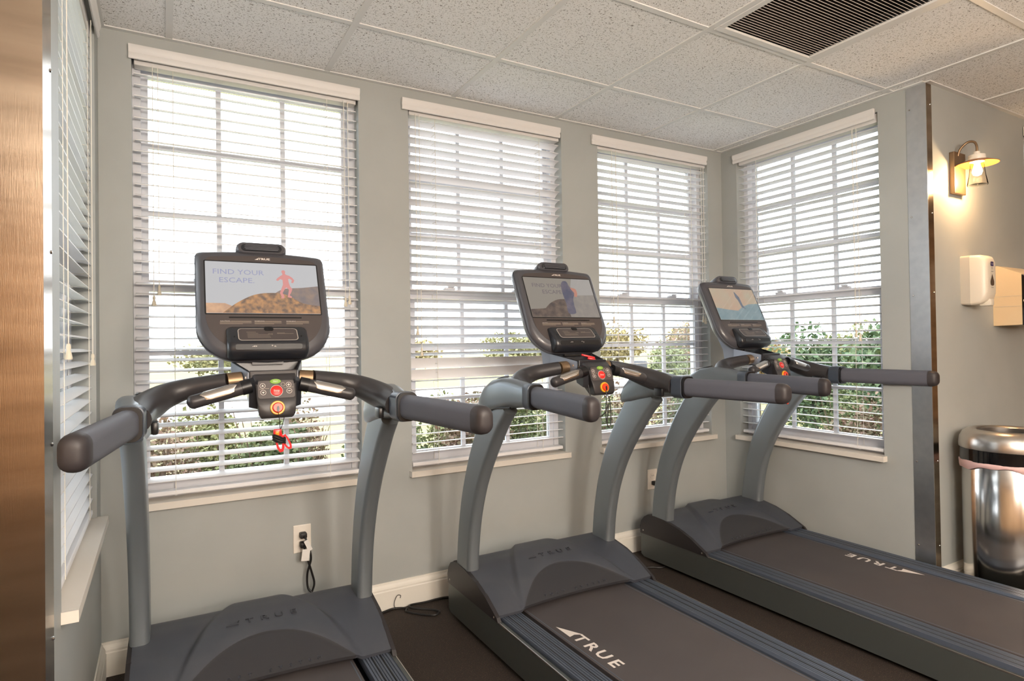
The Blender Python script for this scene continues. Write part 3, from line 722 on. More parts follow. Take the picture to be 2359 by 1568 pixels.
# -- console head
co = P(0, -.245, 1.324); cu_ = Vector((0, .4157, .9095)); cn = Vector((0, -.9095, .4157))
def CP(x, s_, n_=0.): return co+Vector((1, 0, 0))*x+cu_*s_+cn*n_
def console_outline(ins=0.):
    w_, top, bot = .2035-ins, .236-ins, -.157+ins
    half = []
    rt, rb_ = .024, .125
    N_ = 8
    for i in range(9): half.append((w_*.88*i/8*1., top+.009*(1-(i/8)**2)))
    cxx, cyy = w_-rt, top-rt
    for i in range(1, 6): a = R(90-90*i/5); half.append((cxx+rt*math.cos(a)*1., cyy+rt*math.sin(a)))
    for i in range(1, 7): half.append((w_, top-rt-(top-rt-(bot+rb_))*i/7))
    for i in range(0, 13):
        a = R(-90*i/12); half.append((w_-rb_*1.0+rb_*math.cos(a), bot+rb_*.98+rb_*.98*math.sin(a)))
    half[-1] = (w_-rb_, bot)
    for i in range(1, 5): half.append(((w_-rb_)*(1-i/4), bot-.004*(i/4)))
    left = [(-x, y) for x, y in reversed(half[1:-1])]
    return half+left
def cring(ins, n_, sc=1., dy=0.): return [CP(x*sc, y*sc+dy, n_) for x, y in console_outline(ins)]
CON = part('console', loft(bmesh.new(), [cring(.045, -.075), cring(.02, -.066), cring(.006, -.050), cring(.0, -.034), cring(.0, -.020), cring(.004, -.010), cring(.010, -.004), cring(.016, .0005)]), 'tm_console', 40)
part('console_rim', loft(bmesh.new(), [cring(-.0012, -.028), cring(-.0016, -.024), cring(-.0012, -.020)], cap=False), 'tm_rim', 40, parent=CON)
bm = bmesh.new(); poly(bm, [CP(x, y, .0016) for x, y in console_outline(.027)]); part('console_bezel', bm, 'tm_bezel', parent=CON)
bm = bmesh.new(); poly(bm, [CP(x, y+.0955, .0020) for x, y in rrect(.1785, .0995, .004, 3)]); part('screen_border', bm, 'tm_black', parent=CON)
part('card_slot', loft(bmesh.new(), [[CP(a, b-.0145, n_) for a, b in rrect(.111, .0022, .002, 3)] for n_ in (.0015, .0028)]), 'tm_black', parent=CON)
# fan outlet
FAN = part('fan_housing', loft(bmesh.new(), [[CP(a, .248+b, n_) for a, b in rrect(.080*f, .0215*f, .0195*f, 6)] for n_, f in ((-.062, .9), (-.05, 1.), (-.008, 1.), (.004, .97), (.008, .92))]), 'tm_console', 40)
part('fan_vent', loft(bmesh.new(), [[CP(a, .247+b, n_) for a, b in rrect(.064*f, .0130*f, .0125*f, 6)] for n_, f in ((.0075, 1.), (.0105, 1.), (.0125, .93))]), 'tm_box', 40, parent=FAN)
for k in range(4): part('vent_slat', loft(bmesh.new(), [[CP(a, .2385+.0055*k+b, n_) for a, b in rrect(.056-.003*abs(k-1.5), .0009, .0008, 2)] for n_ in (.0125, .0140)]), 'tm_rim', parent=FAN)
# lower control box on the console
bxp = [(-.049, .001), (-.052, .010), (-.058, .0145), (-.117, .039), (-.124, .041), (-.145, .036), (-.156, .026), (-.162, .001)]
bm = bmesh.new()
def bring(x, k): return [CP(x, -.105+(s_+.105)*k, n_*k) for s_, n_ in bxp]
BOX = part('control_box', loft(bm, [bring(-.120, .82), bring(-.116, .92), bring(-.106, 1.), bring(0, 1.), bring(.106, 1.), bring(.116, .92), bring(.120, .82)]), 'tm_box', 45)
b0, b1 = CP(0, -.058, .0145), CP(0, -.117, .039); bu = (b0-b1).normalized(); bn = Vector((1, 0, 0)).cross(bu).normalized(); bo = (b0+b1)/2
if bn.y > 0: bn = -bn
def BPt(x, y, n_): return bo+Vector((1, 0, 0))*x+bu*y+bn*n_
bm = bmesh.new(); poly(bm, [BPt(a, b, .0010) for a, b in rrect(.089, .0285, .012, 4)]); part('box_outline', bm, 'tm_line', parent=BOX)
bm = bmesh.new(); poly(bm, [BPt(a, b, .0014) for a, b in rrect(.0865, .0262, .010, 4)]); part('box_panel', bm, 'tm_panel', parent=BOX)
part('box_notch', loft(bmesh.new(), [[BPt(a+.003, b+.026, n_) for a, b in rrect(.014, .009, .006, 4)] for n_ in (.0005, .003)]), 'tm_black', parent=BOX)
for x in (-.099, .099): part('box_screw', loft(bmesh.new(), [[BPt(x+a*.003, -.008+b*.003, n_) for a, b in circ(1, 10)] for n_ in (0, .0012)]), 'tm_black', parent=BOX)
def bline(x0, x1, y, h_=.0011, m='dim_print'):
    bm = bmesh.new(); poly(bm, [BPt(x0, y-h_/2, .0018), BPt(x1, y-h_/2, .0018), BPt(x1, y+h_/2, .0018), BPt(x0, y+h_/2, .0018)]); part('fine_print', bm, m, parent=BOX)
for i, (x0, x1) in enumerate(((-.064, -.036), (-.062, -.030), (-.062, .0), (-.062, .004), (-.062, .006))): bline(x0, x1, .010-.0062*i)
bline(.026, .050, .006); bline(.026, .076, .002)
tpart('box_symbol', text_mesh('((o))', .008), 'dim_print', BOX, BPt(.006, .001, .0018), (1, 0, 0), bu)
f0, f1 = CP(0, -.124, .041), CP(0, -.145, .036); fu = (f0-f1).normalized(); fo = (f0+f1)/2+cn*.0012
part('jack_plate', loft(bmesh.new(), [[fo+Vector((1, 0, 0))*a+fu*(b-.001)+cn*n_ for a, b in rrect(.098, .0085, .005, 3)] for n_ in (-.002, .0008)]), 'tm_black', parent=BOX)
tpart('jack_symbol', text_mesh('-<>', .009, 1.1), 'white_print', BOX, fo+Vector((-.044, 0, 0))+cn*.0012, (1, 0, 0), fu)
tpart('jack_symbol', text_mesh('* n', .010, 1.1), 'white_print', BOX, fo+Vector((.012, 0, 0))+cn*.0012, (1, 0, 0), fu)
# warnings under the screen
for x0, word, w_ in ((-.137, 'CAUTION', .092), (-.036, 'WARNING', .082), (.061, 'WARNING', .072)):
    tpart('warning_heading', text_mesh(word, .0042, 1.5), 'white_print', CON, CP(x0+.0155, -.0275, .0022), (1, 0, 0), cu_)
    for k in range(4):
        xs = x0+(.032 if k == 0 else 0); y = -.0275-.0033*k; xe = x0+w_*(1 if k < 3 else .72)
        bm = bmesh.new(); poly(bm, [CP(xs, y-.0006, .0022), CP(xe, y-.0006, .0022), CP(xe, y+.0006, .0022), CP(xs, y+.0006, .0022)]); part('fine_print', bm, 'dim_print', parent=CON)
tpart('brand_lettering', text_mesh('TRUE', .0105, 1.45, bold=.0004), 'white_print', CON, CP(.006, .2075, .0022), (1, 0, 0), cu_)
part('brand_emblem', emb(bmesh.new(), CP(-.0165, .2075, .0018), (1, 0, 0), cu_, .0062, .0004), 'white_print', parent=CON)
SCREEN = part('screen', loft(bmesh.new(), [[CP(a, .0955+b, n_) for a, b in rrect(.1745, .0955, .001, 1)] for n_ in (.0015, .0024)]), 'scr_sky1')

TM_LABEL = ['black treadmill with a red runner on its screen and red safety clips dangling below', 'black treadmill between two others with a red clip lying in its tray', 'black treadmill at the end of the row, closest to the wall lamp and steel bin']
SKY = ['scr_sky1', 'scr_sky2', 'scr_sky3']
def flat(name, pts, m, par, n_):
    bm = bmesh.new(); poly(bm, [CP(x, y, n_) for x, y in pts]); o = obj(name, bm, m, par); return o
def smoothline(pts, n=6): return [(q.x, q.y) for q in catmull([(x, y, 0) for x, y in pts], n)]
TM = []
for ti, (px, py, rot) in enumerate(POSE):
    root = empty('treadmill', (px, py, 0), R(rot)); tag(root, TM_LABEL[ti], 'treadmill', 'treadmills in a row'); TM.append(root)
    made = []
    for name, me, par in PARTS:
        o = link_mesh(name, me, None, root if par is None else made[par]); made.append(o)
    scr = made[SCREEN]
    if ti:
        scr.data = scr.data.copy(); scr.data.materials.clear(); scr.data.materials.append(MAT[SKY[ti]])
    b = .0028
    if ti == 0:
        scr['label'] = 'screen showing a red runner on a brown hill'
        flat('picture_far_hill', [(.035, .02)]+smoothline([(.035, .078), (.05, .088), (.075, .096), (.12, .100), (.1745, .108)])+[(.1745, .02)], 'scr_far1', scr, b)
        flat('picture_sand', [(-.1745, .0005), (-.1745, .036), (-.12, .036), (-.07, .012), (-.05, .0005)], 'scr_sand1', scr, b+.0001)
        flat('picture_hill', [(-.128, .0005)]+smoothline([(-.128, .0005), (-.09, .034), (-.05, .060), (-.02, .072), (.015, .077), (.05, .076), (.08, .066), (.12, .040), (.1745, .030)])+[(.1745, .0005)], 'scr_hill1', scr, b+.0003)
        place_text('picture_lettering', text_mesh('FIND YOUR', .0265, 1.12), 'scr_text1', scr, CP(-.076, .152, b), (1, 0, 0), cu_)
        place_text('picture_lettering', text_mesh('ESCAPE.', .0265, 1.15), 'scr_text1', scr, CP(-.082, .121, b), (1, 0, 0), cu_)
        body = [(.060, .166), (.067, .167), (.071, .161), (.069, .154), (.072, .149), (.082, .146), (.092, .138), (.098, .128), (.093, .117), (.087, .119), (.090, .128), (.084, .134), (.078, .133), (.079, .120), (.082, .106), (.089, .094), (.085, .082), (.079, .070), (.086, .064), (.084, .060), (.072, .062), (.076, .082), (.078, .091), (.070, .100), (.063, .090), (.057, .078), (.062, .066), (.060, .058), (.050, .057), (.053, .064), (.048, .078), (.054, .094), (.060, .110), (.060, .128), (.053, .132), (.045, .124), (.039, .127), (.043, .134), (.052, .142), (.061, .149), (.060, .155), (.058, .160)]
        flat('picture_runner', body, 'scr_run1', scr, b+.0004)
    elif ti == 1:
        scr['label'] = 'dim screen with a blue figure and dark hill'
        flat('picture_far_hill', [(.075, .192-.001)]+[(.0, .0005), (.1745, .0005), (.1745, .191), (.12, .191)], 'scr_far2', scr, b)
        flat('picture_rock', [(.01, .0005), (.045, .098), (.09, .108), (.1745, .112), (.1745, .0005)], 'scr_rock2', scr, b+.0001)
        flat('picture_hill', [(-.1745, .0005), (-.1745, .036), (-.115, .040)]+smoothline([(-.10, .042), (-.07, .066), (-.03, .084), (.01, .088)])+[(.02, .0005)], 'scr_hill2', scr, b+.0002)
        place_text('picture_lettering', text_mesh('FIND YOUR', .0265, 1.12), 'scr_text2', scr, CP(-.062, .152, b+.0001), (1, 0, 0), cu_)
        place_text('picture_lettering', text_mesh('ESCAPE', .0265, 1.15), 'scr_text2', scr, CP(-.045, .121, b+.0001), (1, 0, 0), cu_)
        flat('picture_figure', smoothline([(.025, .178), (.045, .176), (.055, .150), (.080, .138), (.082, .118), (.060, .098), (.052, .060), (.050, .020), (.012, .020), (.012, .070), (.008, .120), (.012, .160), (.025, .178)]), 'scr_figure2', scr, b+.0003)
        flat('picture_arm', smoothline([(.055, .146), (.082, .140), (.086, .118), (.078, .100), (.066, .104), (.070, .120), (.062, .132), (.055, .146)]), 'scr_skin2', scr, b+.0004)
    else:
        scr['label'] = 'screen with tan sky and teal water'
        flat('picture_sea', [(-.1745, .0005), (-.1745, .072), (-.09, .062), (-.01, .056), (.04, .082), (.10, .098), (.1745, .102), (.1745, .0005)], 'scr_sea3', scr, b)
        flat('picture_spire', [(.012, .176), (.020, .168), (.040, .140), (.045, .090), (.060, .066), (.030, .078), (.022, .120), (.010, .140)], 'scr_spire3', scr, b+.0001)
    # belt lettering (the belts stopped at different places)
    if ti in (1, 2):
        belt = made[BELT]
        if ti == 1: c0, ax, ay = P(-.207, .165, .1508), Vector((0, -1, 0)), Vector((1, 0, 0))
        else: c0, ax, ay = P(.207, .338, .1508), Vector((0, 1, 0)), Vector((-1, 0, 0))
        x = -.062
        for ch, w_ in (('T', .058), ('R', .060), ('U', .066), ('E', .06)):
            place_text('belt_letter', text_mesh(ch, .066, 1.22, bold=.0016), 'white_print', belt, c0+ax*x, ax, ay); x += .0655
        obj('belt_emblem', emb(bmesh.new(), c0+ax*(-.128), ax, ay, .046, .0003), 'white_print', belt)
# safety clips and cords
def wp(ti, u, v, z):
    px, py, rot = POSE[ti]; c_, s_ = math.cos(R(rot)), math.sin(R(rot)); return Vector((px+u*c_+v*s_, py+u*s_-v*c_, z))
def clip_jaw(bm, o, ang, L, w_):
    """a bent plastic jaw with a slot"""
    c_, s_ = math.cos(ang), math.sin(ang)
    out = [(-.4, 0), (.4, 0), (.5, -.3), (.42, -.8), (.2, -1), (-.2, -1), (-.42, -.8), (-.5, -.3)]; inn = [(-.2, -.12), (.2, -.12), (.26, -.35), (.2, -.72), (.1, -.84), (-.1, -.84), (-.2, -.72), (-.26, -.35)]
    def m_(x, y, d): x, y = x*w_, y*L; return o+Vector((x*c_-y*s_, d, x*s_+y*c_))
    A = [[bm.verts.new(m_(x, y, d)) for x, y in out] for d in (-.003, .003)]; B = [[bm.verts.new(m_(x, y, d)) for x, y in inn] for d in (-.003, .003)]
    for i in range(8):
        k = (i+1) % 8
        bm.faces.new((A[0][i], A[0][k], B[0][k], B[0][i])); bm.faces.new((A[1][i], B[1][i], B[1][k], A[1][k])); bm.faces.new((A[0][i], A[1][i], A[1][k], A[0][k])); bm.faces.new((B[0][i], B[0][k], B[1][k], B[1][i]))
c0 = wp(0, .006, .012, .975)
cl = empty('safety_clip', c0); tag(cl, 'pair of red plastic safety clips bound in black cord hanging from the red stop key', 'safety clip')
bm = bmesh.new(); clip_jaw(bm, Vector((-.008, 0, -.004)), R(10), .060, .024); obj('clip_jaw', bm, 'clip_red', cl, 40)
bm = bmesh.new(); clip_jaw(bm, Vector((.006, .004, -.016)), R(28), .046, .020); obj('clip_jaw', bm, 'clip_red', cl, 40)
obj('clip_head', bx(bmesh.new(), -.020, .003, -.006, .006, -.018, .004, .004), 'clip_red', cl, 40); obj('clip_hinge', bx(bmesh.new(), -.015, -.004, -.0075, -.004, -.014, -.002, .002), 'clip_yellow', cl, 40)
bm = bmesh.new()
for k in range(4): tube([Vector((-.004+.0165*math.cos(2*math.pi*a/12), .009*math.sin(2*math.pi*a/12), -.019-.0045*k+.002*math.sin(a+k)-.012*(math.cos(2*math.pi*a/12)*.5))) for a in range(13)], .0028, 6, bm)
obj('cord_wrap', bm, 'cord_black', cl, 40)
obj('lanyard', tube(catmull([(-.006, -.004, .052), (-.003, -.004, .03), (-.001, 0, .003)], 5), .0011, 6), 'cord_black', cl); obj('lanyard', tube(catmull([(.012, .004, .040), (.007, .002, .02), (0, 0, .001)], 5), .0011, 6), 'cord_black', cl)
# second treadmill: clip lying on the tray, cord looping down
k0 = wp(1, .004, -.10, 1.150)
cl = empty('safety_clip', k0); tag(cl, 'red plastic safety clip resting across an accessory tray, black cord trailing', 'safety clip')
bm = bx(bmesh.new(), -.036, .022, -.006, .006, .004, .012, .003); obj('clip_jaw', bm, 'clip_red', cl, 40); bm = bx(bmesh.new(), -.008, .026, -.007, .007, -.004, .005, .003); obj('clip_jaw', bm, 'clip_red', cl, 40)
for o in cl.children: o.rotation_euler = (0, R(14), R(-22))
inv = lambda q: q-k0
L1 = catmull([inv(wp(1, 0, .012, 1.028)), inv(wp(1, -.006, .02, .99)), inv(wp(1, -.010, .02, .93)), inv(wp(1, .002, .02, .885)), inv(wp(1, .014, .02, .90)), inv(wp(1, .012, .02, .98)), inv(wp(1, .004, .014, 1.01))], 6)
obj('lanyard', tube(L1, .0021, 6), 'cord_black', cl)
L2 = catmull([inv(wp(1, -.062, -.02, 1.05)), inv(wp(1, -.064, .0, .99)), inv(wp(1, -.060, .015, .955)), inv(wp(1, -.040, .02, .930)), inv(wp(1, -.012, .02, .945)), inv(wp(1, .003, .02, .975)), inv(wp(1, -.001, .02, .935)), inv(wp(1, -.004, .02, .90))], 6)
obj('lanyard', tube(L2, .0021, 6), 'cord_black', cl)
c0 = wp(2, -.02, .012, .93)
cl = empty('safety_clip', c0); tag(cl, 'orange red safety clip hanging half hidden below a grip in front of corner window', 'safety clip')
bm = bmesh.new(); clip_jaw(bm, Vector((0, 0, 0)), R(35), .045, .024); obj('clip_jaw', bm, 'knob_red', cl, 40)
obj('lanyard', tube(catmull([(.018, -.006, .105), (.012, -.004, .05), (0, 0, -.004)], 5), .0012, 6), 'cord_black', cl)

# ---------------------------------------------------------------- wall outlets, plugs, cords
def outlet(loc, label):
    e = empty('wall_outlet', loc); tag(e, label, 'outlet')
    obj('cover_plate', box(-.037, .037, -.006, 0, -.059, .059, .003), 'outlet_white', e)
    for z in (-.02, .02):
        o = obj('socket', loft(bmesh.new(), [[(a, y, z+b) for a, b in rrect(.017, .0145, .010, 4)] for y in (-.006, -.0085)]), 'outlet_white', e)
        for x in (-.006, .006): obj('slot', box(x-.001, x+.001, -.0089, -.0084, z-.002, z+.006), 'outlet_dark', o)
    obj('plate_screw', lathe([(.0001, 0), (.003, 0)], 8), 'chrome', e).location = (0, -.0065, 0)
    return e
outlet((.721, 0, .390), 'white wall outlet with two black plugs below the blind of the runner treadmill')
outlet((2.722, 0, .400), 'white wall outlet half hidden behind a curved treadmill post')
def plug(loc, label, path, tagp=None, rad=.0045):
    e = empty('power_cord', loc); tag(e, label, 'power cord')
    obj('plug', bx(bmesh.new(), -.014, .014, -.034, 0, -.012, .012, .005), 'cord_black', e, 40)
    obj('cable', tube(catmull(path, 6), rad, 8), 'cord_black', e, 40)
    if tagp:
        bm = box(-tagp[2], tagp[2], -.001, .001, -.024, .024); bmesh.ops.rotate(bm, verts=bm.verts, cent=(0, 0, 0), matrix=Matrix.Rotation(R(tagp[1]), 3, 'Y')); o = obj('cord_tag', bm, 'tag_white', e); o.location = tagp[0]
    return e
plug((.721, -.0088, .410), 'black power cord from the upper socket with a white tag wrapped around it', [(0, -.03, 0), (.006, -.045, -.012), (.018, -.048, -.05), (.026, -.042, -.10), (.012, -.035, -.16), (.014, -.035, -.22), (.034, -.05, -.26), (.04, -.09, -.39)], ((.013, -.054, -.036), -24, .009))
plug((.721, -.0088, .370), 'black power cord from the lower socket with a square white tag', [(0, -.03, 0), (.002, -.048, -.018), (.012, -.05, -.06), (.030, -.04, -.12), (.040, -.035, -.17), (.024, -.035, -.22), (.012, -.05, -.28), (.01, -.09, -.352)], ((.002, -.056, -.034), 8, .016))
plug((2.722, -.0088, .380), 'black plug pushed into the half hidden outlet', [(0, -.03, 0), (.004, -.05, -.03), (.01, -.05, -.15), (.02, -.06, -.30), (.05, -.09, -.366)])
cb = obj('floor_cable', tube(catmull([(1.06, -.035, .006), (1.12, -.022, .006), (1.17, -.05, .006), (1.16, -.085, .006), (1.215, -.155, .006), (1.255, -.185, .007), (1.285, -.165, .007), (1.262, -.125, .007), (1.19, -.075, .012), (1.19, -.045, .014), (1.27, -.035, .007), (1.36, -.03, .006), (1.43, -.06, .006)], 7), .0048, 8), 'cord_black', None, 40); tag(cb, 'thin black cable looped on the dark floor against the white baseboard', 'cable')
cw = obj('wire', tube(catmull([(1.125, -.03, .004), (1.12, -.026, .03), (1.135, -.024, .062), (1.152, -.024, .060), (1.150, -.024, .048)], 5), .0013, 6), 'cord_black'); tag(cw, 'thin curled wire end standing up against the white baseboard', 'wire')
cv = obj('floor_cable', tube(catmull([(2.30, -.30, .006), (2.38, -.25, .006), (2.46, -.25, .006), (2.52, -.29, .006), (2.60, -.27, .006)], 6), .0045, 8), 'cord_black', None, 40); tag(cv, 'black cable running out from under the treadmill beside the lamp wall', 'cable')

# ---------------------------------------------------------------- wall lamp
lx, ly = 3.622, -D
lamp = empty('wall_lamp', (lx, ly, 1.92)); tag(lamp, 'bronze wall lamp with glass jar shade glowing warm beside the steel corner strip', 'wall lamp')
obj('back_plate', box(-.055, .055, -.024, 0, 0, .205, .003), 'bronze', lamp)
obj('lamp_arm', tube(catmull([(-.02, -.024, .185), (-.02, -.034, .215), (-.008, -.06, .243), (.0, -.085, .240), (.0, -.096, .215), (.0, -.096, .185)], 6), .0055, 10), 'bronze', lamp, 40)
obj('lamp_cap', lathe([(.001, .19), (.012, .19), (.014, .178), (.034, .172), (.036, .152), (.030, .140), (.001, .140)], 24, (0, -.096)), 'porcelain', lamp, 40)
obj('lamp_disc', lathe([(.02, .143), (.05, .141), (.086, .128), (.088, .130), (.05, .146), (.02, .148)], 32, (0, -.096)), 'lamp_disc', lamp, 40)
obj('glass_jar', lathe([(.029, .138), (.029, .118), (.033, .08), (.042, .03), (.040, .026), (.0025, .024), (.0025, .0275), (.038, .0295), (.0395, .032), (.031, .08), (.027, .118), (.027, .138)], 28, (0, -.096)), 'lamp_glass', lamp, 40)
obj('bulb', lathe([(.001, .137), (.012, .136), (.013, .122), (.019, .104), (.021, .092), (.016, .078), (.001, .072)], 20, (0, -.096)), 'bulb', lamp, 50)
pl_ = bpy.data.lights.new('lamp_light', 'POINT'); pl_.energy = 5.5; pl_.color = (1, .66, .34); pl_.shadow_soft_size = .02
plo = bpy.data.objects.new('lamp_light', pl_); COL.objects.link(plo); plo.parent = lamp; plo.location = (0, -.096, .062)

# ---------------------------------------------------------------- soap dispenser
sp = empty('soap_dispenser', (3.652, -D, 1.372)); tag(sp, 'white wall soap dispenser with small dark teardrop window', 'soap dispenser')
def sring(y, x0, x1, z0, z1, r_): return [((x0+x1)/2+a, y, (z0+z1)/2+b) for a, b in rrect((x1-x0)/2, (z1-z0)/2, r_, 5)]
obj('back_housing', loft(bmesh.new(), [sring(0, 0, .118, .004, .246, .012), sring(-.040, .0, .118, .0, .246, .014)]), 'soap_grey', sp, 40)
obj('front_cover', loft(bmesh.new(), [sring(-.0405, .0, .118, .0, .246, .014), sring(-.080, .002, .116, .006, .244, .02), sring(-.100, .008, .110, .022, .236, .03), sring(-.108, .016, .102, .04, .222, .03), sring(-.110, .026, .092, .06, .20, .025)]), 'soap_white', sp, 45)
obj('nozzle', bx(bmesh.new(), .040, .078, -.112, -.06, -.006, .03, .008), 'soap_white', sp, 40)
bm = bmesh.new(); poly(bm, [(.059+x*.018, -.1105-.0015, .118+z*.026) for x, z in smoothline([(0, 1.2), (.5, .45), (.95, -.2), (.8, -.85), (0, -1), (-.8, -.85), (-.95, -.2), (-.5, .45), (0, 1.2)], 4)[:-1]]); obj('level_window', bm, 'soap_window', sp)
bm = bmesh.new(); poly(bm, [(.059+x, -.1122, .198+z) for x, z in rrect(.014, .011, .004, 3)]); obj('logo', bm, 'soap_logo', sp)
place_text('logo_lettering', text_mesh('Purell', .009, 1.0), 'tag_white', sp, (.059, -.1126, .198), (1, 0, 0), (0, 0, 1))
for z, w_ in ((.180, .007), (.174, .006), (.160, .012), (.082, .012)):
    bm = bmesh.new(); poly(bm, [(.059-w_, -.1118, z), (.059+w_, -.1118, z), (.059+w_, -.1118, z+.0022), (.059-w_, -.1118, z+.0022)]); obj('fine_print', bm, 'soap_text', sp)

# ---------------------------------------------------------------- paper towel dispenser
tw = empty('paper_towel_dispenser', (3.99, -D, 1.272)); tag(tw, 'beige paper towel dispenser with shiny black front mounted on the wall', 'towel dispenser')
obj('side_housing', loft(bmesh.new(), [[(x, y, z) for y, z in ((0, 0), (0, .308), (-.02, .312), (-.125, .262), (-.125, .004), (-.02, 0))] for x in (0, .285)]), 'towel_beige', tw)
bm = bmesh.new()
for z in (.098, .150): bx(bm, -.0012, 0, -.124, -.004, z, z+.0016)
obj('side_seam', bm, 'soap_grey', tw)
obj('front_cover', loft(bmesh.new(), [[(x, y, z) for y, z in ((-.1255, .0), (-.1255, .258), (-.150, .240), (-.168, .20), (-.172, .06), (-.160, .006))] for x in (-.002, .287)]), 'towel_black', tw, 40)
o = obj('side_button', tube([(-.0035, -.140, .125), (-.002, -.140, .125)], .009, 14), 'soap_white', tw)

# ---------------------------------------------------------------- steel bin
bcx, bcy = 3.585, -1.437
bn_ = empty('waste_bin', (bcx, bcy, 0)); tag(bn_, 'round polished steel waste bin with black band, domed open lid and pink liner', 'waste bin')
obj('body', lathe([(.001, .004), (.176, .004), (.180, .012), (.180, .64), (.176, .645), (.170, .645), (.170, .02), (.001, .02)], 56), 'chrome', bn_, 40)
obj('base_ring', lathe([(.170, .001), (.184, .001), (.184, .02), (.181, .026), (.170, .026)], 48), 'bin_band', bn_, 40)
obj('rim_band', lathe([(.181, .640), (.186, .640), (.186, .700), (.181, .702)], 48), 'bin_band', bn_, 40)
obj('dome_lid', lathe([(.184, .700), (.189, .703), (.190, .720), (.186, .748), (.174, .772), (.156, .786), (.140, .790), (.128, .787), (.121, .780), (.121, .760), (.124, .70)], 56), 'satin_metal', bn_, 40)
obj('inner_can', lathe([(.120, .74), (.118, .45), (.001, .45)], 32), 'tm_black', bn_, 40)
bm = bmesh.new(); n_ = 72
rg = []
for k in range(5):
    rg.append([((.185+.0015*math.sin(j*.9+k)+(.004 if k in (1, 2, 3) else 0))*math.cos(2*math.pi*j/n_), (.185+.0015*math.sin(j*.9+k)+(.004 if k in (1, 2, 3) else 0))*math.sin(2*math.pi*j/n_), .648-(.030+.012*math.sin(j*2*math.pi/n_*3+1)+.004*math.sin(j*.9))*k/4) for j in range(n_)])
loft(bm, rg, cap=False); obj('bin_liner', bm, 'liner_pink', bn_, 60)

# ---------------------------------------------------------------- outdoors
GZ = -.35
def ground(name, x0, x1, y0, y1, z, m, label, cat):
    o = obj(name, box(x0, x1, y0, y1, z-.1, z), m); o['kind'] = 'structure'; return o
ground('lawn', -60, 80, -40, 11, GZ, 'lawn', '', ''); ground('road', -60, 80, 11, 18, GZ-.01, 'road', '', ''); ground('field', -60, 80, 18, 90, GZ, 'field', '', '')
def leaves(bm, rng, center, rad, count, size, shell=.55):
    cx, cy, cz = center; rx, ry, rz = rad
    for _ in range(count):
        while True:
            p = Vector((rng.uniform(-1, 1), rng.uniform(-1, 1), rng.uniform(-1, 1)))
            if shell**2 < p.length_squared < 1: break
        q = Vector((cx+p.x*rx, cy+p.y*ry, cz+p.z*rz))
        d = Vector((rng.gauss(0, 1), rng.gauss(0, 1), rng.gauss(0, .7)+.3)).normalized(); s_ = d.cross(Vector((rng.gauss(0, 1), rng.gauss(0, 1), rng.gauss(0, 1)))).normalized(); L_ = size*rng.uniform(.6, 1.3); w_ = L_*.33
        poly(bm, [q, q+d*L_*.5+s_*w_, q+d*L_, q+d*L_*.5-s_*w_])
def shrub(loc, rad, count, size, m, label, cat, group, seed, tree=False, height=0.):
    rng = random.Random(seed); e = empty('shrub' if not tree else 'tree', loc); tag(e, label, cat, group)
    bm = bmesh.new()
    lobes = [(rng.uniform(-.45, .45)*rad[0], rng.uniform(-.45, .45)*rad[1], height+rad[2]*rng.uniform(.7, 1.3), rng.uniform(.5, .7)) for _ in range(7)]
    for lx_, ly_, lz_, f in lobes: leaves(bm, rng, (lx_, ly_, lz_), (rad[0]*f, rad[1]*f, rad[2]*f), count//7, size, .45)
    obj('foliage', bm, m, e, recalc=False)['kind'] = 'stuff'
    if tree:
        bm = tube(catmull([(0, 0, -.05), (.03, .02, height*.5+.2), (-.03, 0, height+rad[2]*.9)], 4), .05+.02*rad[0], 8)
        for lx_, ly_, lz_, f in lobes: tube([(0, 0, height+rad[2]*.4), (lx_, ly_, lz_)], [.035, .012], 5, bm)
        obj('trunk', bm, 'bark', e, 50)
    else:
        bm = bmesh.new()
        for _ in range(26):
            a = rng.uniform(0, 6.28); r_ = rng.uniform(.3, .95); tip = Vector((math.cos(a)*rad[0]*r_, math.sin(a)*rad[1]*r_, rad[2]*rng.uniform(1.0, 1.75)))
            tube([(tip.x*.12, tip.y*.12, -.03), tip*.55+Vector((0, 0, .05)), tip], [.009, .006, .0025], 4, bm)
        obj('stem', bm, 'twig', e)
    return e
SG = 'shrubs growing against the building'
k = 0
SH = [(-.62, 'leaf_olive', 'olive leafy shrub outside, past the inner corner by the edge-on blind'), (.10, 'leaf_rust', 'rust tinted shrub outside the window behind the runner treadmill'), (.82, 'leaf_green', 'green shrub outside the window behind the runner treadmill'),
      (1.54, 'leaf_green', 'green shrub outside the window with the bent slats'), (2.26, 'leaf_rust', 'rust tinted shrub outside the window with the bent slats'), (2.98, 'leaf_green', 'green shrub outside the window next to the inside corner'),
      (3.70, 'leaf_rust', 'rust tinted shrub outside the window next to the inside corner'), (4.42, 'leaf_green', 'green shrub farther out beyond the inside corner window')]
for x, m, lb in SH:
    shrub((x, 1.30, GZ), (.305, .50, .68), 9000, .034, m, lb, 'shrub', SG, 10+k); k += 1
for x, m, lb in ((-.26, 'leaf_green', 'green shrub of the second row, peeping between the olive and rust tinted shrubs'), (.46, 'leaf_olive', 'olive shrub of the second row outside the window behind the runner treadmill'), (1.18, 'leaf_rust', 'rust tinted shrub of the second row between the runner window and bent slat window'), (1.90, 'leaf_olive', 'olive shrub of the second row outside the window with the bent slats'), (2.62, 'leaf_olive', 'olive shrub of the second row between bent slat window and corner window'), (3.34, 'leaf_green', 'green shrub of the second row outside the inside corner window'), (4.06, 'leaf_olive', 'olive shrub of the second row beyond the inside corner window')):
    shrub((x, 2.45, GZ), (.305, .45, .62), 6000, .036, m, lb, 'shrub', SG, 50+k); k += 1
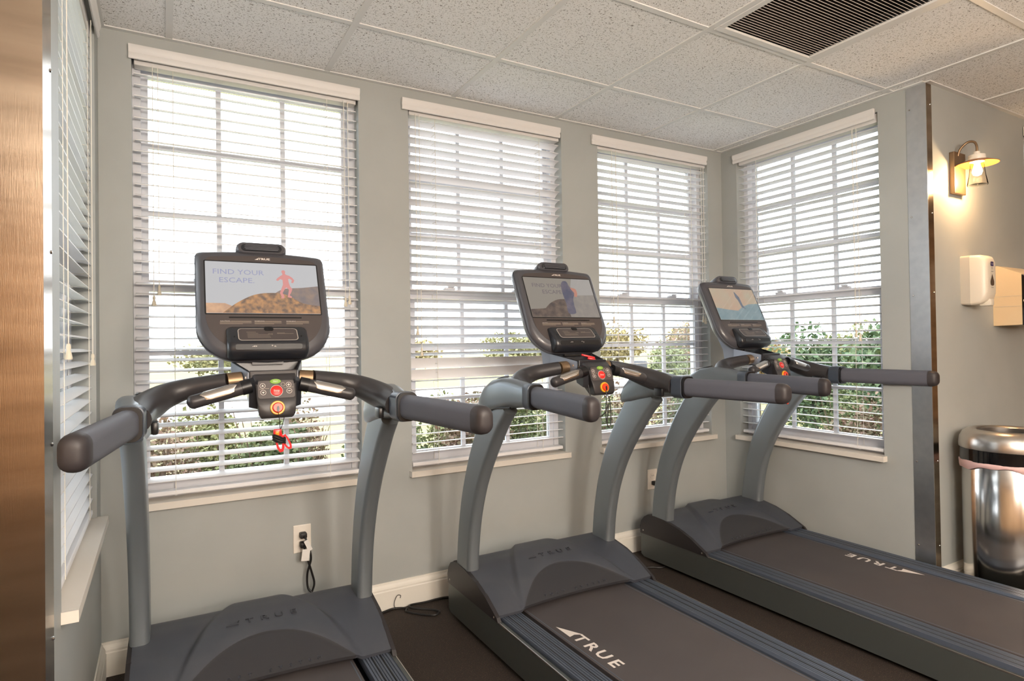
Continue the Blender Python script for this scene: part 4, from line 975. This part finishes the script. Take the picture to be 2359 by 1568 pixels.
for x, y, m, lb in ((4.75, -.75, 'leaf_green', 'green shrub outside the side window nearest the steel corner strip'), (4.75, -.02, 'leaf_rust', 'rust tinted shrub outside the side window near the steel corner strip'), (5.45, .45, 'leaf_green', 'green shrub behind the rust tinted one outside the side window'), (-1.45, -.35, 'leaf_olive', 'olive shrub outside the window with the edge-on blind'), (-1.45, .40, 'leaf_green', 'green shrub outside the window with the edge-on blind')):
    shrub((x, y, GZ), (.305, .305, .62), 6000, .034, m, lb, 'shrub', SG, 30+k); k += 1
for x, y, r_, hh, m, lb in ((8.5, 1.55, (.86, .8, 1.0), -.1, 'leaf_dark', 'dark evergreen tree outside the side window, closest to the lamp wall'), (9.1, 3.25, (.8, .75, .98), -.1, 'leaf_dark', 'dark evergreen tree outside the side window, next to the golden trees'), (10.6, 5.5, (.95, .9, 1.05), -.05, 'leaf_gold', 'golden autumn tree behind the evergreens'), (12.2, 4.4, (.9, .9, 1.1), .0, 'leaf_olive', 'yellow green tree behind the dark evergreens'), (12.4, 8.6, (1.3, 1.2, 1.3), .0, 'leaf_rust', 'rust coloured autumn tree behind the golden one')):
    shrub((x, y, GZ), r_, 6500, .085, m, lb, 'tree', 'trees outside the side wall window', 60+k, True, hh); k += 1
for x, y, r_, hh, m, lb in ((9.0, 6.35, (.62, .6, .80), .05, 'leaf_hazed', 'small green tree paled by painted haze beyond the inside corner window'), (10.5, 27, (3.0, 2, 1.1), .0, 'hazed_gold', ''), (3.5, 30, (3.0, 2, 1.0), .0, 'hazed_olive', ''), (-3.7, 30, (3.0, 2, 1.0), .0, 'hazed_gold', ''), (17.6, 27, (3.0, 2, 1.2), .0, 'hazed_olive', ''), (24.8, 27, (3.0, 2, 1.4), .0, 'hazed_gold', ''), (-11, 30, (3.0, 2, 1.1), .0, 'hazed_olive', ''), (32, 27, (3.0, 2, 1.6), .0, 'hazed_gold', '')):
    shrub((x, y, GZ), r_, 3200, .22 if y > 20 else .08, m, lb or ('golden tree paled by painted haze far across the road' if m == 'hazed_gold' else 'olive tree paled by painted haze far across the road'), 'tree', 'trees across the road', 90+k, True, hh); k += 1
mb = empty('mailbox_post', (13.4, 12.2, GZ)); tag(mb, 'dark post with a box on top at the edge of the road', 'post')
obj('pole', box(-.05, .05, -.05, .05, -.03, .8), 'post_dark', mb); obj('post_box', bx(bmesh.new(), -.18, .18, -.25, .25, .55, .95, .05), 'post_dark', mb, 40)
